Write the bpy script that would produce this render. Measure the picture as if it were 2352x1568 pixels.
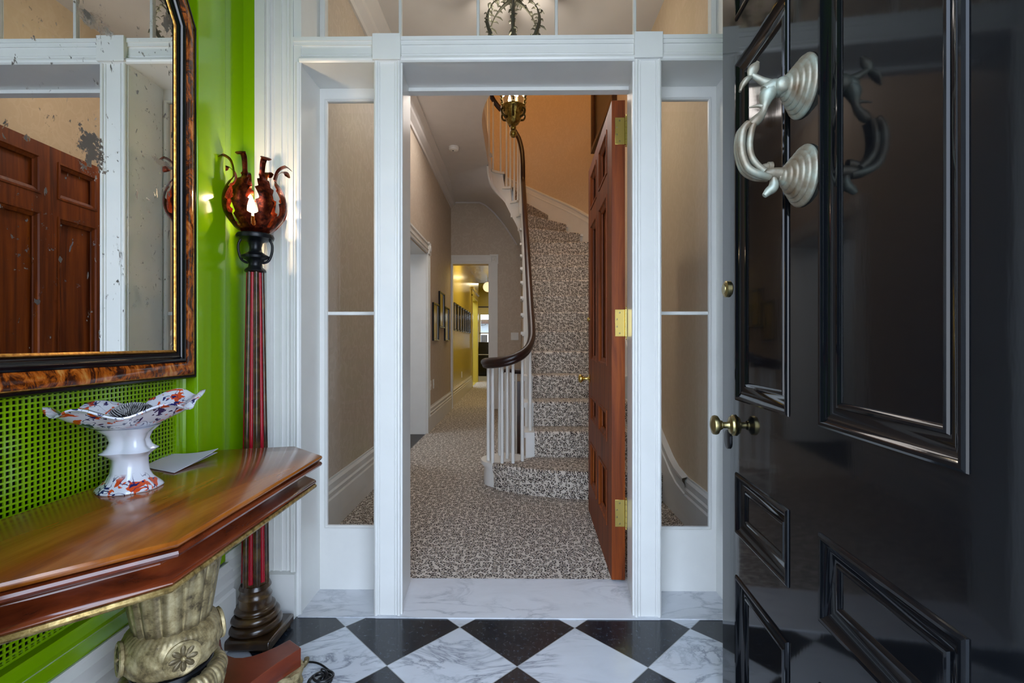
import bpy, math, random
from math import sin, cos, pi, radians, hypot, atan2
from mathutils import Vector, Matrix
random.seed(7)
for o in list(bpy.data.objects):
    bpy.data.objects.remove(o)
SC = bpy.context.scene
COL = SC.collection
# ------------------------------------------------------------------ camera, world, exposure
H = 1.07
cam = bpy.data.cameras.new('camera'); cam.sensor_width = 36; cam.lens = 16.8
cam.shift_y = 0.00085; cam.clip_start = 0.02; cam.clip_end = 200
co = bpy.data.objects.new('camera', cam); COL.objects.link(co)
co.location = (0, 0, H); co.rotation_euler = (radians(90), 0, radians(0.62))
SC.camera = co
SC.view_settings.view_transform = 'Standard'; SC.view_settings.look = 'None'
SC.view_settings.exposure = 0.0; SC.view_settings.gamma = 1; SC.view_settings.use_curve_mapping = False
SC.cycles.max_bounces = 10; SC.cycles.diffuse_bounces = 6; SC.cycles.glossy_bounces = 5
SC.cycles.transparent_max_bounces = 16; SC.cycles.use_denoising = True
W = bpy.data.worlds.new('daylight'); SC.world = W; W.use_nodes = True
nt = W.node_tree; bg = nt.nodes['Background']
tc = nt.nodes.new('ShaderNodeTexCoord'); sx = nt.nodes.new('ShaderNodeSeparateXYZ'); rp = nt.nodes.new('ShaderNodeValToRGB')
nt.links.new(tc.outputs['Generated'], sx.inputs[0]); nt.links.new(sx.outputs['Z'], rp.inputs[0])
rp.color_ramp.elements[0].position = 0.0; rp.color_ramp.elements[0].color = (0.66, 0.73, 0.83, 1)
rp.color_ramp.elements[1].position = 0.7; rp.color_ramp.elements[1].color = (0.55, 0.70, 0.96, 1)
nt.links.new(rp.outputs[0], bg.inputs[0]); bg.inputs[1].default_value = 8.9

def lamp(name, kind, loc, energy, color, size=0.1, rot=(0, 0, 0), size_y=None, spread=None):
    l = bpy.data.lights.new(name, kind); l.energy = energy; l.color = color
    if kind == 'AREA':
        l.size = size
        if size_y: l.shape = 'RECTANGLE'; l.size_y = size_y
        if spread: l.spread = spread
    else: l.shadow_soft_size = size
    o = bpy.data.objects.new(name, l); COL.objects.link(o); o.location = loc; o.rotation_euler = rot
    return o
WARM = (1.0, 0.62, 0.28); SOFT = (1.0, 0.86, 0.72)
lamp('torchere_bulb_light', 'POINT', (-0.955, 1.70, 1.580), 34, (1.0, 0.72, 0.45), 0.012)
lamp('lantern_light', 'POINT', (-0.024, 3.0, 2.76), 22, (1.0, 0.86, 0.72), 0.05)
lamp('hall_fill_light', 'AREA', (-0.45, 4.6, 3.30), 13, (1.0, 0.93, 0.88), 0.8)  # added fill without a fixture, lifts the brightness of the hall
lamp('upstairs_light', 'POINT', (-0.6, 4.6, 5.6), 52, (1.0, 0.58, 0.20), 0.2)
lamp('corridor_fill_light', 'AREA', (-0.6, 8.6, 2.68), 16, (1.0, 0.84, 0.5), 0.25, size_y=1.0)  # extra area light kept out of view behind the door header, brightens the corridor
lamp('corridor_end_light', 'AREA', (-0.60, 11.2, 2.60), 4, (1.0, 0.84, 0.5), 0.09)
lamp('far_room_light', 'AREA', (-0.7, 14.6, 2.9), 40, (1.0, 0.85, 0.55), 0.8)
lamp('side_room_light', 'AREA', (-2.4, 4.8, 2.4), 16, (0.75, 0.85, 1.0), 0.8)

# ------------------------------------------------------------------ node helpers
def lin(c):
    return tuple(((x/255)/12.92 if x <= 10 else (((x/255)+0.055)/1.055)**2.4) for x in c) + (1.0,)
class N:
    def __init__(s, name):
        s.m = bpy.data.materials.new(name); s.m.use_nodes = True; s.t = s.m.node_tree
        s.b = s.t.nodes['Principled BSDF']; s.out = s.t.nodes['Material Output']; s._c = None
    def node(s, k, **kw):
        n = s.t.nodes.new(k)
        for a, v in kw.items(): setattr(n, a, v)
        return n
    def put(s, sock, v):
        if isinstance(v, bpy.types.NodeSocket): s.t.links.new(v, sock)
        else: sock.default_value = v
    @property
    def co(s):
        if not s._c: s._c = s.node('ShaderNodeTexCoord').outputs['Object']
        return s._c
    def mapping(s, scale=(1, 1, 1), rot=(0, 0, 0), vec=None):
        n = s.node('ShaderNodeMapping'); s.put(n.inputs['Vector'], vec or s.co)
        n.inputs['Scale'].default_value = scale; n.inputs['Rotation'].default_value = rot
        return n.outputs[0]
    def noise(s, scale, detail=4, rough=0.55, dist=0.0, vec=None):
        n = s.node('ShaderNodeTexNoise'); s.put(n.inputs['Vector'], vec or s.co)
        n.inputs['Scale'].default_value = scale; n.inputs['Detail'].default_value = detail
        n.inputs['Roughness'].default_value = rough; n.inputs['Distortion'].default_value = dist
        return n.outputs['Fac']
    def voro(s, scale, feature='F1', vec=None, out='Distance', rnd=1.0):
        n = s.node('ShaderNodeTexVoronoi', feature=feature); s.put(n.inputs['Vector'], vec or s.co)
        n.inputs['Scale'].default_value = scale; n.inputs['Randomness'].default_value = rnd
        return n.outputs[out]
    def wave(s, scale, dist=3, vec=None, direction='X', detail=2, dscale=1.0):
        n = s.node('ShaderNodeTexWave', bands_direction=direction); s.put(n.inputs['Vector'], vec or s.co)
        n.inputs['Scale'].default_value = scale; n.inputs['Distortion'].default_value = dist
        n.inputs['Detail'].default_value = detail; n.inputs['Detail Scale'].default_value = dscale
        return n.outputs['Fac']
    def ramp(s, fac, stops, interp='LINEAR'):
        n = s.node('ShaderNodeValToRGB'); s.put(n.inputs[0], fac); r = n.color_ramp; r.interpolation = interp
        while len(r.elements) < len(stops): r.elements.new(0.5)
        for e, (p, c) in zip(r.elements, stops):
            e.position = p; e.color = c if len(c) == 4 else tuple(c) + (1,)
        return n.outputs[0]
    def math(s, op, a, b=0.0, c=None):
        n = s.node('ShaderNodeMath', operation=op); s.put(n.inputs[0], a); s.put(n.inputs[1], b)
        if c is not None: s.put(n.inputs[2], c)
        return n.outputs[0]
    def mix(s, fac, a, b):
        n = s.node('ShaderNodeMix', data_type='RGBA'); s.put(n.inputs[0], fac); s.put(n.inputs[6], a); s.put(n.inputs[7], b)
        return n.outputs[2]
    def sep(s, vec=None):
        n = s.node('ShaderNodeSeparateXYZ'); s.put(n.inputs[0], vec or s.co); return n.outputs
    def bump(s, h, strength=0.3, dist=0.01):
        n = s.node('ShaderNodeBump'); s.put(n.inputs['Height'], h); n.inputs['Strength'].default_value = strength
        n.inputs['Distance'].default_value = dist; s.t.links.new(n.outputs[0], s.b.inputs['Normal'])
    def set(s, **kw):
        al = dict(color='Base Color', rough='Roughness', metal='Metallic', coat='Coat Weight', coatr='Coat Roughness', spec='Specular IOR Level',
                  ecol='Emission Color', est='Emission Strength', alpha='Alpha', trans='Transmission Weight', ior='IOR', sub='Subsurface Weight')
        for k, v in kw.items(): s.put(s.b.inputs[al[k]], v)
        return s.m
def plain(name, rgb, rough=0.5, **kw):
    n = N(name); c = lin(rgb)
    f = n.noise(9, 3)
    col = n.mix(f, tuple(x*0.94 for x in c[:3]) + (1,), tuple(min(1, x*1.05) for x in c[:3]) + (1,))
    return n.set(color=col, rough=rough, **kw)

M = {}
M['white'] = plain('white_gloss_paint', (220, 220, 216), 0.30)
M['white2'] = plain('white_satin_paint', (222, 221, 217), 0.42)
M['ceil'] = plain('ceiling_paint', (214, 210, 208), 0.8)
M['blackmetal'] = plain('black_patinated_metal', (18, 20, 24), 0.35, metal=0.4)
M['brass'] = plain('polished_brass', (214, 190, 110), 0.22, metal=1.0)
M['oldbrass'] = plain('aged_brass', (150, 138, 96), 0.30, metal=1.0)
M['rubber'] = plain('black_rubber', (14, 14, 16), 0.35)
M['yellow'] = plain('ochre_yellow_paint', (200, 180, 80), 0.25)
M['dark'] = plain('dark_wood_floor', (40, 30, 24), 0.4)
M['piano'] = plain('piano_black', (10, 10, 14), 0.15)
M['plastic'] = plain('white_plastic', (228, 228, 226), 0.4)
M['linen'] = plain('cream_blind', (226, 214, 160), 0.8)
M['stone'] = plain('grey_stone', (140, 142, 144), 0.8)
M['backing'] = plain('mirror_backing', (40, 30, 22), 0.6)
def m_green():
    n = N('lime_green_gloss'); f = n.noise(3, 3)
    c = n.mix(f, lin((116, 160, 3)), lin((124, 168, 6)))
    return n.set(color=c, rough=0.16, coat=0.5, coatr=0.08)
M['green'] = m_green()
def m_black():
    n = N('black_gloss_door_paint')
    v = n.mapping((6, 6, 1.2)); n.bump(n.noise(7, 3, vec=v), 0.03, 0.002)
    c = n.mix(n.noise(4, 3), lin((6, 7, 9)), lin((10, 12, 15)))
    return n.set(color=c, rough=0.065, coat=0.0, spec=0.27)
M['black'] = m_black()
def m_marble(name, base, vein, scale=2.2, amt=0.5, rot=0.6, grout=False):
    n = N(name); v = n.mapping((1, 2.6, 1), (0, 0, rot))
    w = n.noise(scale, 9, 0.62, 1.3, v)
    vein_f = n.ramp(n.math('ABSOLUTE', n.math('SUBTRACT', w, 0.5)), [(0.0, (1, 1, 1)), (0.012, (0.55, 0.55, 0.55)), (0.05, (0, 0, 0))])
    mask = n.ramp(n.noise(scale*0.8, 3), [(0.42, (0, 0, 0)), (0.62, (1, 1, 1))])
    f = n.math('MULTIPLY', vein_f, mask); f = n.math('MULTIPLY', f, amt)
    cl = n.mix(n.noise(scale*2.2, 6, 0.6, 0.6, v), base, tuple(x*0.80 for x in base[:3]) + (1,))
    return n, n.mix(f, cl, vein)
def m_floor():
    n, wh = m_marble('chequer_marble_tiles', lin((205, 210, 216)), lin((96, 102, 116)), 3.0, 0.85)
    s = n.sep(); D = 0.4312
    y = n.math('SUBTRACT', s[1], 1.793)
    a = n.math('ADD', n.math('DIVIDE', n.math('ADD', s[0], y), D), 0.5)
    b = n.math('ADD', n.math('DIVIDE', n.math('SUBTRACT', y, s[0]), D), 0.5)
    par = n.math('PINGPONG', n.math('ADD', n.math('FLOOR', a), n.math('FLOOR', b)), 1.0)
    def edge(q):
        return n.math('LESS_THAN', n.math('ABSOLUTE', n.math('SUBTRACT', n.math('FRACT', q), 0.5)), 0.4955)
    tile = n.math('MULTIPLY', edge(a), edge(b))
    spk = n.ramp(n.noise(60, 8, 0.75), [(0.5, (0, 0, 0)), (0.72, (1, 1, 1))])
    bl = n.mix(n.math('MULTIPLY', spk, 0.45), lin((22, 27, 34)), lin((84, 98, 112)))
    c = n.mix(par, bl, wh); c = n.mix(tile, lin((150, 152, 150)), c)
    return n.set(color=c, rough=n.ramp(n.noise(6, 4), [(0.3, (0.14,)*3), (0.8, (0.30,)*3)]), coat=0.15)
M['floor'] = m_floor()
_n, _c = m_marble('white_marble_sill', lin((214, 216, 220)), lin((118, 124, 136)), 2.6, 0.6, 1.35)
M['sill'] = _n.set(color=_c, rough=0.22)
def m_leopard():
    n = N('leopard_print_carpet')
    dn = n.node('ShaderNodeTexNoise'); dn.inputs['Scale'].default_value = 38; dn.inputs['Detail'].default_value = 2
    n.put(dn.inputs['Vector'], n.co)
    vm = n.node('ShaderNodeVectorMath', operation='MULTIPLY_ADD'); n.put(vm.inputs[0], dn.outputs['Color'])
    vm.inputs[1].default_value = (0.013,)*3; n.put(vm.inputs[2], n.co)
    sv = n.sep(vm.outputs[0]); cb = n.node('ShaderNodeCombineXYZ')
    n.put(cb.inputs[0], n.math('ADD', sv[0], n.math('MULTIPLY', sv[2], 0.13))); n.put(cb.inputs[1], n.math('SUBTRACT', sv[1], sv[2]))
    vo = n.node('ShaderNodeTexVoronoi', feature='F1', voronoi_dimensions='2D'); n.put(vo.inputs['Vector'], cb.outputs[0])
    vo.inputs['Scale'].default_value = 44; vo.inputs['Randomness'].default_value = 0.75; d = vo.outputs['Distance']
    ring = n.ramp(d, [(0.20, (0, 0, 0)), (0.25, (1, 1, 1)), (0.46, (1, 1, 1)), (0.53, (0, 0, 0))])
    brk = n.ramp(n.noise(150, 0), [(0.40, (0, 0, 0)), (0.46, (1, 1, 1))])
    f = n.math('MULTIPLY', ring, brk)
    inner = n.ramp(d, [(0.18, (1, 1, 1)), (0.28, (0, 0, 0))])
    base = n.mix(n.noise(400, 2), lin((200, 190, 178)), lin((220, 212, 202)))
    base = n.mix(n.math('MULTIPLY', inner, 0.55), base, lin((146, 128, 104)))
    c = n.mix(f, base, lin((50, 42, 42)))
    n.bump(n.noise(500, 2), 0.4, 0.004)
    return n.set(color=c, rough=0.95, spec=0.1)
M['leopard'] = m_leopard()
def m_paper(name, a, b):
    n = N(name)
    s = n.mapping((1, 1, 0.8))
    d = n.noise(11, 2, 0.4, 1.6, s)
    f = n.ramp(d, [(0.47, (0, 0, 0)), (0.50, (1, 1, 1)), (0.56, (1, 1, 1)), (0.60, (0, 0, 0))])
    c = n.mix(n.math('MULTIPLY', f, 0.4), lin(a), lin(b))
    c = n.mix(n.math('MULTIPLY', n.noise(60, 4), 0.3), c, lin(b))
    return n.set(color=c, rough=0.6)
M['paper'] = m_paper('damask_wallpaper', (186, 170, 152), (206, 194, 178))
M['paper2'] = m_paper('stair_hall_wallpaper', (200, 176, 146), (212, 190, 162))
def m_wood(name, a, b, c3, grain=(18, 18, 1.2), rough=0.25, coat=0.5, sc=1.6, bump=False):
    n = N(name); v = n.mapping(grain)
    g = n.noise(sc, 6, 0.6, 0.8, v); fine = n.noise(sc*5, 4, 0.7, 0.0, v)
    c = n.ramp(g, [(0.28, lin(a)), (0.5, lin(b)), (0.74, lin(c3))])
    c = n.mix(n.math('MULTIPLY', fine, 0.35), c, lin(a))
    return n.set(color=c, rough=rough, coat=coat, coatr=0.1)
M['mahog'] = m_wood('mahogany_door_wood', (72, 26, 2), (126, 56, 6), (160, 80, 12), (14, 14, 0.9), 0.48, 0.0); M['mahog'].node_tree.nodes['Principled BSDF'].inputs['Specular IOR Level'].default_value = 0.25
M['rail'] = m_wood('dark_mahogany_rail', (22, 8, 7), (40, 15, 11), (54, 22, 15), (8, 8, 2), 0.36, 0.04)
M['tabletop'] = m_wood('polished_table_top', (84, 40, 12), (142, 78, 22), (170, 104, 38), (9, 1.0, 9), 0.17, 0.35, 1.6)
M['tableedge'] = m_wood('polished_mahogany_edge', (48, 17, 8), (102, 42, 18), (126, 60, 28), (6, 2, 20), 0.18, 0.45)
M['plinth'] = m_wood('red_mahogany_plinth', (78, 30, 18), (112, 48, 28), (130, 62, 38), (3, 3, 14), 0.3, 0.2)
M['lampwood'] = m_wood('dark_bronzed_wood', (22, 14, 10), (60, 40, 20), (104, 80, 42), (5, 5, 9), 0.28, 0.4, 2.6)
M['framewood'] = m_wood('dark_picture_frame_wood', (40, 18, 8), (66, 32, 12), (84, 44, 18), (8, 8, 8), 0.4, 0.2)
M['red'] = plain('red_lacquer', (150, 8, 30), 0.25)
def m_tort():
    n = N('tortoiseshell_veneer'); v = n.mapping((1, 1.0, 0.5))
    g = n.noise(26, 5, 0.65, 1.2, v)
    c = n.ramp(g, [(0.34, lin((18, 8, 6))), (0.46, lin((74, 30, 8))), (0.56, lin((168, 84, 20))), (0.72, lin((204, 152, 78)))])
    return n.set(color=c, rough=0.16, coat=0.6)
M['tort'] = m_tort()
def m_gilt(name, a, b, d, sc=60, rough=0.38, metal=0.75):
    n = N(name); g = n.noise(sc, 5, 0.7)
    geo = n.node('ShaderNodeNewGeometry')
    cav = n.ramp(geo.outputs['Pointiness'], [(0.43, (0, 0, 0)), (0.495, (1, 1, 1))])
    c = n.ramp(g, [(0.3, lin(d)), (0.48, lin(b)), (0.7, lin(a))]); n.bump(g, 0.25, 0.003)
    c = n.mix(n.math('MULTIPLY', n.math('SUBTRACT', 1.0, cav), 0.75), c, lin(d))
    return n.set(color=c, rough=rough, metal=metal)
M['gilt'] = m_gilt('old_gilding', (206, 178, 118), (158, 130, 74), (62, 48, 26))
M['giltcarve'] = m_gilt('carved_gilt_wood', (204, 188, 146), (164, 146, 104), (66, 54, 36), 34, 0.42, 0.35)
M['giltline'] = m_gilt('gilt_line', (214, 176, 96), (176, 130, 58), (96, 62, 24), 90, 0.3, 0.9)
M['antique'] = m_gilt('antique_brass_relief', (190, 160, 84), (128, 100, 44), (40, 28, 12), 50, 0.3, 0.95)
def m_verd():
    n = N('verdigris_bronze'); g = n.noise(16, 4, 0.6)
    c = n.ramp(g, [(0.35, lin((92, 76, 56))), (0.5, lin((118, 112, 96))), (0.66, lin((134, 144, 132))), (0.8, lin((84, 120, 106)))])
    return n.set(color=c, rough=0.42, metal=0.35)
M['verd'] = m_verd()
def m_copper():
    n = N('tortoiseshell_copper'); g = n.noise(55, 4, 0.6)
    c = n.ramp(g, [(0.36, lin((40, 14, 8))), (0.55, lin((118, 44, 22))), (0.75, lin((178, 88, 48)))])
    return n.set(color=c, rough=0.25, metal=0.85)
M['copper'] = m_copper()
def m_imari():
    n = N('imari_porcelain'); s = n.sep()
    white = lin((206, 209, 218))
    v1 = n.noise(34, 3, 0.5, 0.6); v2 = n.noise(46, 3, 0.5, 0.8, n.mapping((1, 1, 1), (0.7, 0.3, 1.1)))
    f1 = n.ramp(v1, [(0.56, (0, 0, 0)), (0.575, (1, 1, 1))]); f2 = n.ramp(v2, [(0.60, (0, 0, 0)), (0.61, (1, 1, 1))])
    line = n.ramp(n.math('ABSOLUTE', n.math('SUBTRACT', n.noise(20, 2, 0.4, 0.9), 0.5)), [(0.006, (1, 1, 1)), (0.012, (0, 0, 0))])
    z = s[2]
    # painted bands: dish and foot rim carry the pattern, the stem stays white
    band = n.ramp(z, [(0.030, (1, 1, 1)), (0.042, (0, 0, 0)), (0.150, (0, 0, 0)), (0.160, (1, 1, 1))])
    c = n.mix(n.math('MULTIPLY', f1, band), white, lin((196, 72, 30)))
    c = n.mix(n.math('MULTIPLY', n.math('MAXIMUM', f2, line), band), c, lin((26, 30, 86)))
    rim = n.ramp(z, [(0.004, (1, 1, 1)), (0.007, (0, 0, 0))])
    return n.set(color=c, rough=0.08, coat=0.6)
M['imari'] = m_imari()
M['porcelain'] = plain('white_porcelain', (228, 230, 234), 0.08, coat=0.6)
def m_glass(name, rough=0.0, tint=(1, 1, 1, 1)):
    n = N(name); tr = n.node('ShaderNodeBsdfTransparent'); tr.inputs[0].default_value = tint
    gl = n.node('ShaderNodeBsdfGlossy'); gl.inputs['Roughness'].default_value = rough
    fr = n.node('ShaderNodeFresnel'); fr.inputs[0].default_value = 1.5
    geo = n.node('ShaderNodeNewGeometry')
    fac = n.math('MULTIPLY', fr.outputs[0], n.math('SUBTRACT', 1.0, geo.outputs['Backfacing']))
    mx = n.node('ShaderNodeMixShader'); n.t.links.new(fac, mx.inputs[0])
    n.t.links.new(tr.outputs[0], mx.inputs[1]); n.t.links.new(gl.outputs[0], mx.inputs[2]); n.t.links.new(mx.outputs[0], n.out.inputs[0])
    return n.m
M['glass'] = m_glass('window_glass', 0.0, (0.93, 0.95, 0.95, 1))
def m_mirror():
    n = N('antique_mirror_glass')
    v = n.mapping((1, 1, 1))
    big = n.noise(4.2, 7, 0.68, 0.5); fine = n.noise(60, 6, 0.7)
    a = n.ramp(big, [(0.62, (0, 0, 0)), (0.70, (1, 1, 1))])
    b = n.ramp(fine, [(0.60, (0, 0, 0)), (0.66, (1, 1, 1))])
    blot = n.math('MULTIPLY', a, n.ramp(fine, [(0.35, (0.2,)*3), (0.55, (1, 1, 1))]))
    spots = n.math('MULTIPLY', b, n.ramp(n.noise(9, 3), [(0.5, (0, 0, 0)), (0.6, (1, 1, 1))]))
    sp = n.sep()
    def patch(y, z, ry, rz, thr):
        dy = n.math('DIVIDE', n.math('SUBTRACT', sp[1], y), ry); dz = n.math('DIVIDE', n.math('SUBTRACT', sp[2], z), rz)
        d = n.math('SQRT', n.math('ADD', n.math('MULTIPLY', dy, dy), n.math('MULTIPLY', dz, dz)))
        q = n.math('ADD', n.math('SUBTRACT', 1.0, d), n.math('MULTIPLY', n.math('SUBTRACT', n.noise(38, 7, 0.75), 0.5), 3.4))
        return n.ramp(q, [(thr, (0, 0, 0)), (thr+0.12, (1, 1, 1))])
    streak = n.ramp(n.noise(42, 3, 0.6, 0.4, n.mapping((1, 1, 0.45), (0.6, 0, 0))), [(0.66, (0, 0, 0)), (0.70, (1, 1, 1))])
    for pt in (patch(1.165, 1.545, 0.055, 0.075, 0.45), patch(1.40, 1.600, 0.06, 0.012, 0.25), patch(1.42, 2.03, 0.04, 0.05, 0.5), n.math('MULTIPLY', streak, 0.8)):
        blot = n.math('MAXIMUM', blot, pt)
    f = n.math('MINIMUM', n.math('ADD', blot, spots), 0.82)
    c = n.mix(f, (0.80, 0.81, 0.80, 1), (0.10, 0.10, 0.10, 1))
    return n.set(color=c, rough=n.math('MULTIPLY', f, 0.5), metal=1.0)
M['mirror'] = m_mirror()
def m_emit(name, col, st):
    n = N(name); return n.set(color=col, ecol=col, est=st, rough=0.5)
M['bulb'] = m_emit('warm_bulb', (1.0, 0.78, 0.5, 1), 12)
M['flame'] = m_emit('lit_candle_bulb', (1.0, 0.75, 0.45, 1), 25)
M['candle'] = plain('cream_candle', (230, 200, 160), 0.5)
M['lit'] = m_emit('lit_diffuser', (1.0, 0.9, 0.7, 1), 8)
M['globe'] = m_emit('lit_globe_glass', (1.0, 0.86, 0.55, 1), 0.9)
M['art'] = plain('print_under_glass', (190, 170, 110), 0.12)
M['artdark'] = plain('dark_painting', (46, 30, 16), 0.3)
M['envelope'] = plain('white_paper', (206, 206, 218), 0.7)
M['bristle'] = plain('black_bristle', (20, 20, 22), 0.5)
M['bristlew'] = plain('white_bristle', (210, 210, 212), 0.5)
M['foliage'] = plain('bronze_leaf', (92, 92, 78), 0.45, metal=0.4)

# ------------------------------------------------------------------ mesh helpers
class MB:
    def __init__(s): s.v = []; s.f = []; s.xf = None
    def add(s, vs, fs):
        k = len(s.v)
        if s.xf is not None: vs = [tuple(s.xf @ Vector(p)) for p in vs]
        s.v += [tuple(p) for p in vs]; s.f += [tuple(i + k for i in f) for f in fs]; return s
    def box(s, x0, x1, y0, y1, z0, z1):
        vs = [(x0, y0, z0), (x1, y0, z0), (x1, y1, z0), (x0, y1, z0), (x0, y0, z1), (x1, y0, z1), (x1, y1, z1), (x0, y1, z1)]
        return s.add(vs, [(3, 2, 1, 0), (4, 5, 6, 7), (0, 1, 5, 4), (1, 2, 6, 5), (2, 3, 7, 6), (3, 0, 4, 7)])
    def prism(s, poly, z0, z1):
        n = len(poly); vs = [(x, y, z0) for x, y in poly] + [(x, y, z1) for x, y in poly]
        fs = [tuple(reversed(range(n))), tuple(range(n, 2*n))] + [(i, (i+1) % n, n + (i+1) % n, n + i) for i in range(n)]
        return s.add(vs, fs)
    def lathe(s, prof, seg=32, mod=None, cx=0, cy=0, cap=True):
        vs = []; fs = []; n = len(prof)
        for r, z in prof:
            for j in range(seg):
                a = 2*pi*j/seg; q = r*(mod(a, z, r) if mod else 1)
                vs.append((cx + q*cos(a), cy + q*sin(a), z))
        for i in range(n-1):
            for j in range(seg):
                fs.append((i*seg+j, i*seg+(j+1) % seg, (i+1)*seg+(j+1) % seg, (i+1)*seg+j))
        if cap:
            if prof[0][0] > 1e-6: fs.append(tuple(reversed(range(seg))))
            if prof[-1][0] > 1e-6: fs.append(tuple(range((n-1)*seg, n*seg)))
        return s.add(vs, fs)
    def tube(s, pts, r, seg=10, closed=False, flat=1.0, up=(0, 0, 1)):
        pts = [Vector(p) for p in pts]; n = len(pts); vs = []; fs = []; sd = None
        for i, p in enumerate(pts):
            a = pts[(i-1) % n] if (closed or i > 0) else p; b = pts[(i+1) % n] if (closed or i < n-1) else p
            t = (b - a).normalized()
            if sd is None:
                u = Vector(up)
                if abs(t.dot(u)) > 0.95: u = Vector((0, 1, 0)) if abs(t.y) < 0.9 else Vector((1, 0, 0))
                sd = t.cross(u)
            else:
                sd = sd - t*sd.dot(t)
            sd = sd.normalized(); uu = sd.cross(t).normalized()
            rr = r(i/(n-1)) if callable(r) else r
            for j in range(seg):
                an = 2*pi*j/seg; vs.append(p + sd*cos(an)*rr + uu*sin(an)*rr*flat)
        m = n if closed else n-1
        for i in range(m):
            for j in range(seg):
                k = (i+1) % n; fs.append((i*seg+j, i*seg+(j+1) % seg, k*seg+(j+1) % seg, k*seg+j))
        if not closed: fs += [tuple(reversed(range(seg))), tuple(range((n-1)*seg, n*seg))]
        return s.add(vs, fs)
    def grid(s, rows, close_u=False, close_v=False):
        nu = len(rows); nv = len(rows[0]); vs = [p for r in rows for p in r]; fs = []
        for i in range(nu if close_u else nu-1):
            for j in range(nv if close_v else nv-1):
                i2 = (i+1) % nu; j2 = (j+1) % nv
                fs.append((i*nv+j, i*nv+j2, i2*nv+j2, i2*nv+j))
        return s.add(vs, fs)
    def sheet(s, rows, th):
        """a thin solid from a grid of points, thickness th along local normals"""
        nu = len(rows); nv = len(rows[0]); R = [[Vector(p) for p in r] for r in rows]; B = []
        for i in range(nu):
            rr = []
            for j in range(nv):
                du = R[min(i+1, nu-1)][j] - R[max(i-1, 0)][j]; dv = R[i][min(j+1, nv-1)] - R[i][max(j-1, 0)]
                nn = du.cross(dv)
                if nn.length < 1e-12: nn = Vector((0, 0, 1))
                rr.append(R[i][j] - nn.normalized()*th)
            B.append(rr)
        loop = [R[i] + list(reversed(B[i])) for i in range(nu)]
        s.grid(loop, close_v=True); m = 2*nv
        k = len(s.v) - nu*m
        for b0 in (0, (nu-1)*m):
            for j in range(nv-1):
                q = (k+b0+j, k+b0+j+1, k+b0+m-2-j, k+b0+m-1-j); s.f.append(q if b0 else tuple(reversed(q)))
        return s
    def frame(s, poly, prof, to3, closed=True):
        """sweep a profile [(inset,height)...] round a polygon, mitred; to3(x,y,h)->3D"""
        n = len(poly); rows = []
        for i in range(n):
            p = Vector(poly[i]); a = Vector(poly[i-1]); b = Vector(poly[(i+1) % n])
            if not closed and i == 0: a = p - (b - p)
            if not closed and i == n-1: b = p + (p - a)
            d1 = (p - a).normalized(); d2 = (b - p).normalized()
            n1 = Vector((-d1.y, d1.x)); n2 = Vector((-d2.y, d2.x)); m = (n1 + n2).normalized(); k = 1/max(0.2, m.dot(n1))
            rows.append([to3(p.x + m.x*k*ins, p.y + m.y*k*ins, h) for ins, h in prof])
        s.grid(rows, close_u=closed)
        if not closed:
            k = len(s.v) - n*len(prof); L = len(prof)
            s.f += [tuple(k+j for j in reversed(range(L))), tuple(k+(n-1)*L+j for j in range(L))]
        return s
    def sphere(s, c, r, seg=20, rings=12, sc=(1, 1, 1)):
        vs = []; fs = []
        for i in range(rings+1):
            t = pi*i/rings
            for j in range(seg):
                a = 2*pi*j/seg; vs.append((c[0]+r*sc[0]*sin(t)*cos(a), c[1]+r*sc[1]*sin(t)*sin(a), c[2]-r*sc[2]*cos(t)))
        for i in range(rings):
            for j in range(seg): fs.append((i*seg+j, i*seg+(j+1) % seg, (i+1)*seg+(j+1) % seg, (i+1)*seg+j))
        return s.add(vs, fs)
    def build(s, name, mat, parent=None, smooth=35, bevel=0, sub=0, **props):
        me = bpy.data.meshes.new(name); me.from_pydata(s.v, [], s.f); me.validate(); me.update()
        me.materials.append(M[mat] if isinstance(mat, str) else mat)
        if smooth:
            me.polygons.foreach_set('use_smooth', [True]*len(me.polygons)); me.set_sharp_from_angle(angle=radians(smooth))
        o = bpy.data.objects.new(name, me); COL.objects.link(o)
        if bevel:
            b = o.modifiers.new('bevel', 'BEVEL'); b.width = bevel; b.segments = 2; b.limit_method = 'ANGLE'; b.angle_limit = radians(40)
        if sub:
            b = o.modifiers.new('sub', 'SUBSURF'); b.levels = sub; b.render_levels = sub
        if parent: setp(o, parent)
        for k, v in props.items(): o[k] = v
        return o
def mworld(o):
    m = o.matrix_basis
    return (mworld(o.parent) @ o.matrix_parent_inverse @ m) if o.parent else m
def setp(o, parent):
    o.parent = parent; o.matrix_parent_inverse = mworld(parent).inverted()
def thing(name, loc, label, cat, group=None, kind=None, rz=0):
    o = bpy.data.objects.new(name, None); COL.objects.link(o); o.location = loc; o.rotation_euler = (0, 0, rz); o.empty_display_size = 0.1
    o['label'] = label; o['category'] = cat
    if group: o['group'] = group
    if kind: o['kind'] = kind
    return o
def B(): return MB()
def bx(*a): return MB().box(*a)
def struct(o, label, cat):
    o['kind'] = 'structure'; o['label'] = label; o['category'] = cat; return o
def T(loc, rot=(0, 0, 0)):
    from mathutils import Euler
    return Matrix.Translation(loc) @ Euler(rot).to_matrix().to_4x4()
def axis_xf(loc, d):
    """local z -> direction d"""
    return Matrix.Translation(loc) @ Vector(d).to_track_quat('Z', 'Y').to_matrix().to_4x4()
def interp(x, xs, ys):
    if x <= xs[0]: return ys[0]
    for i in range(1, len(xs)):
        if x <= xs[i]: return ys[i-1] + (ys[i]-ys[i-1])*(x-xs[i-1])/(xs[i]-xs[i-1])
    return ys[-1]
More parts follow.
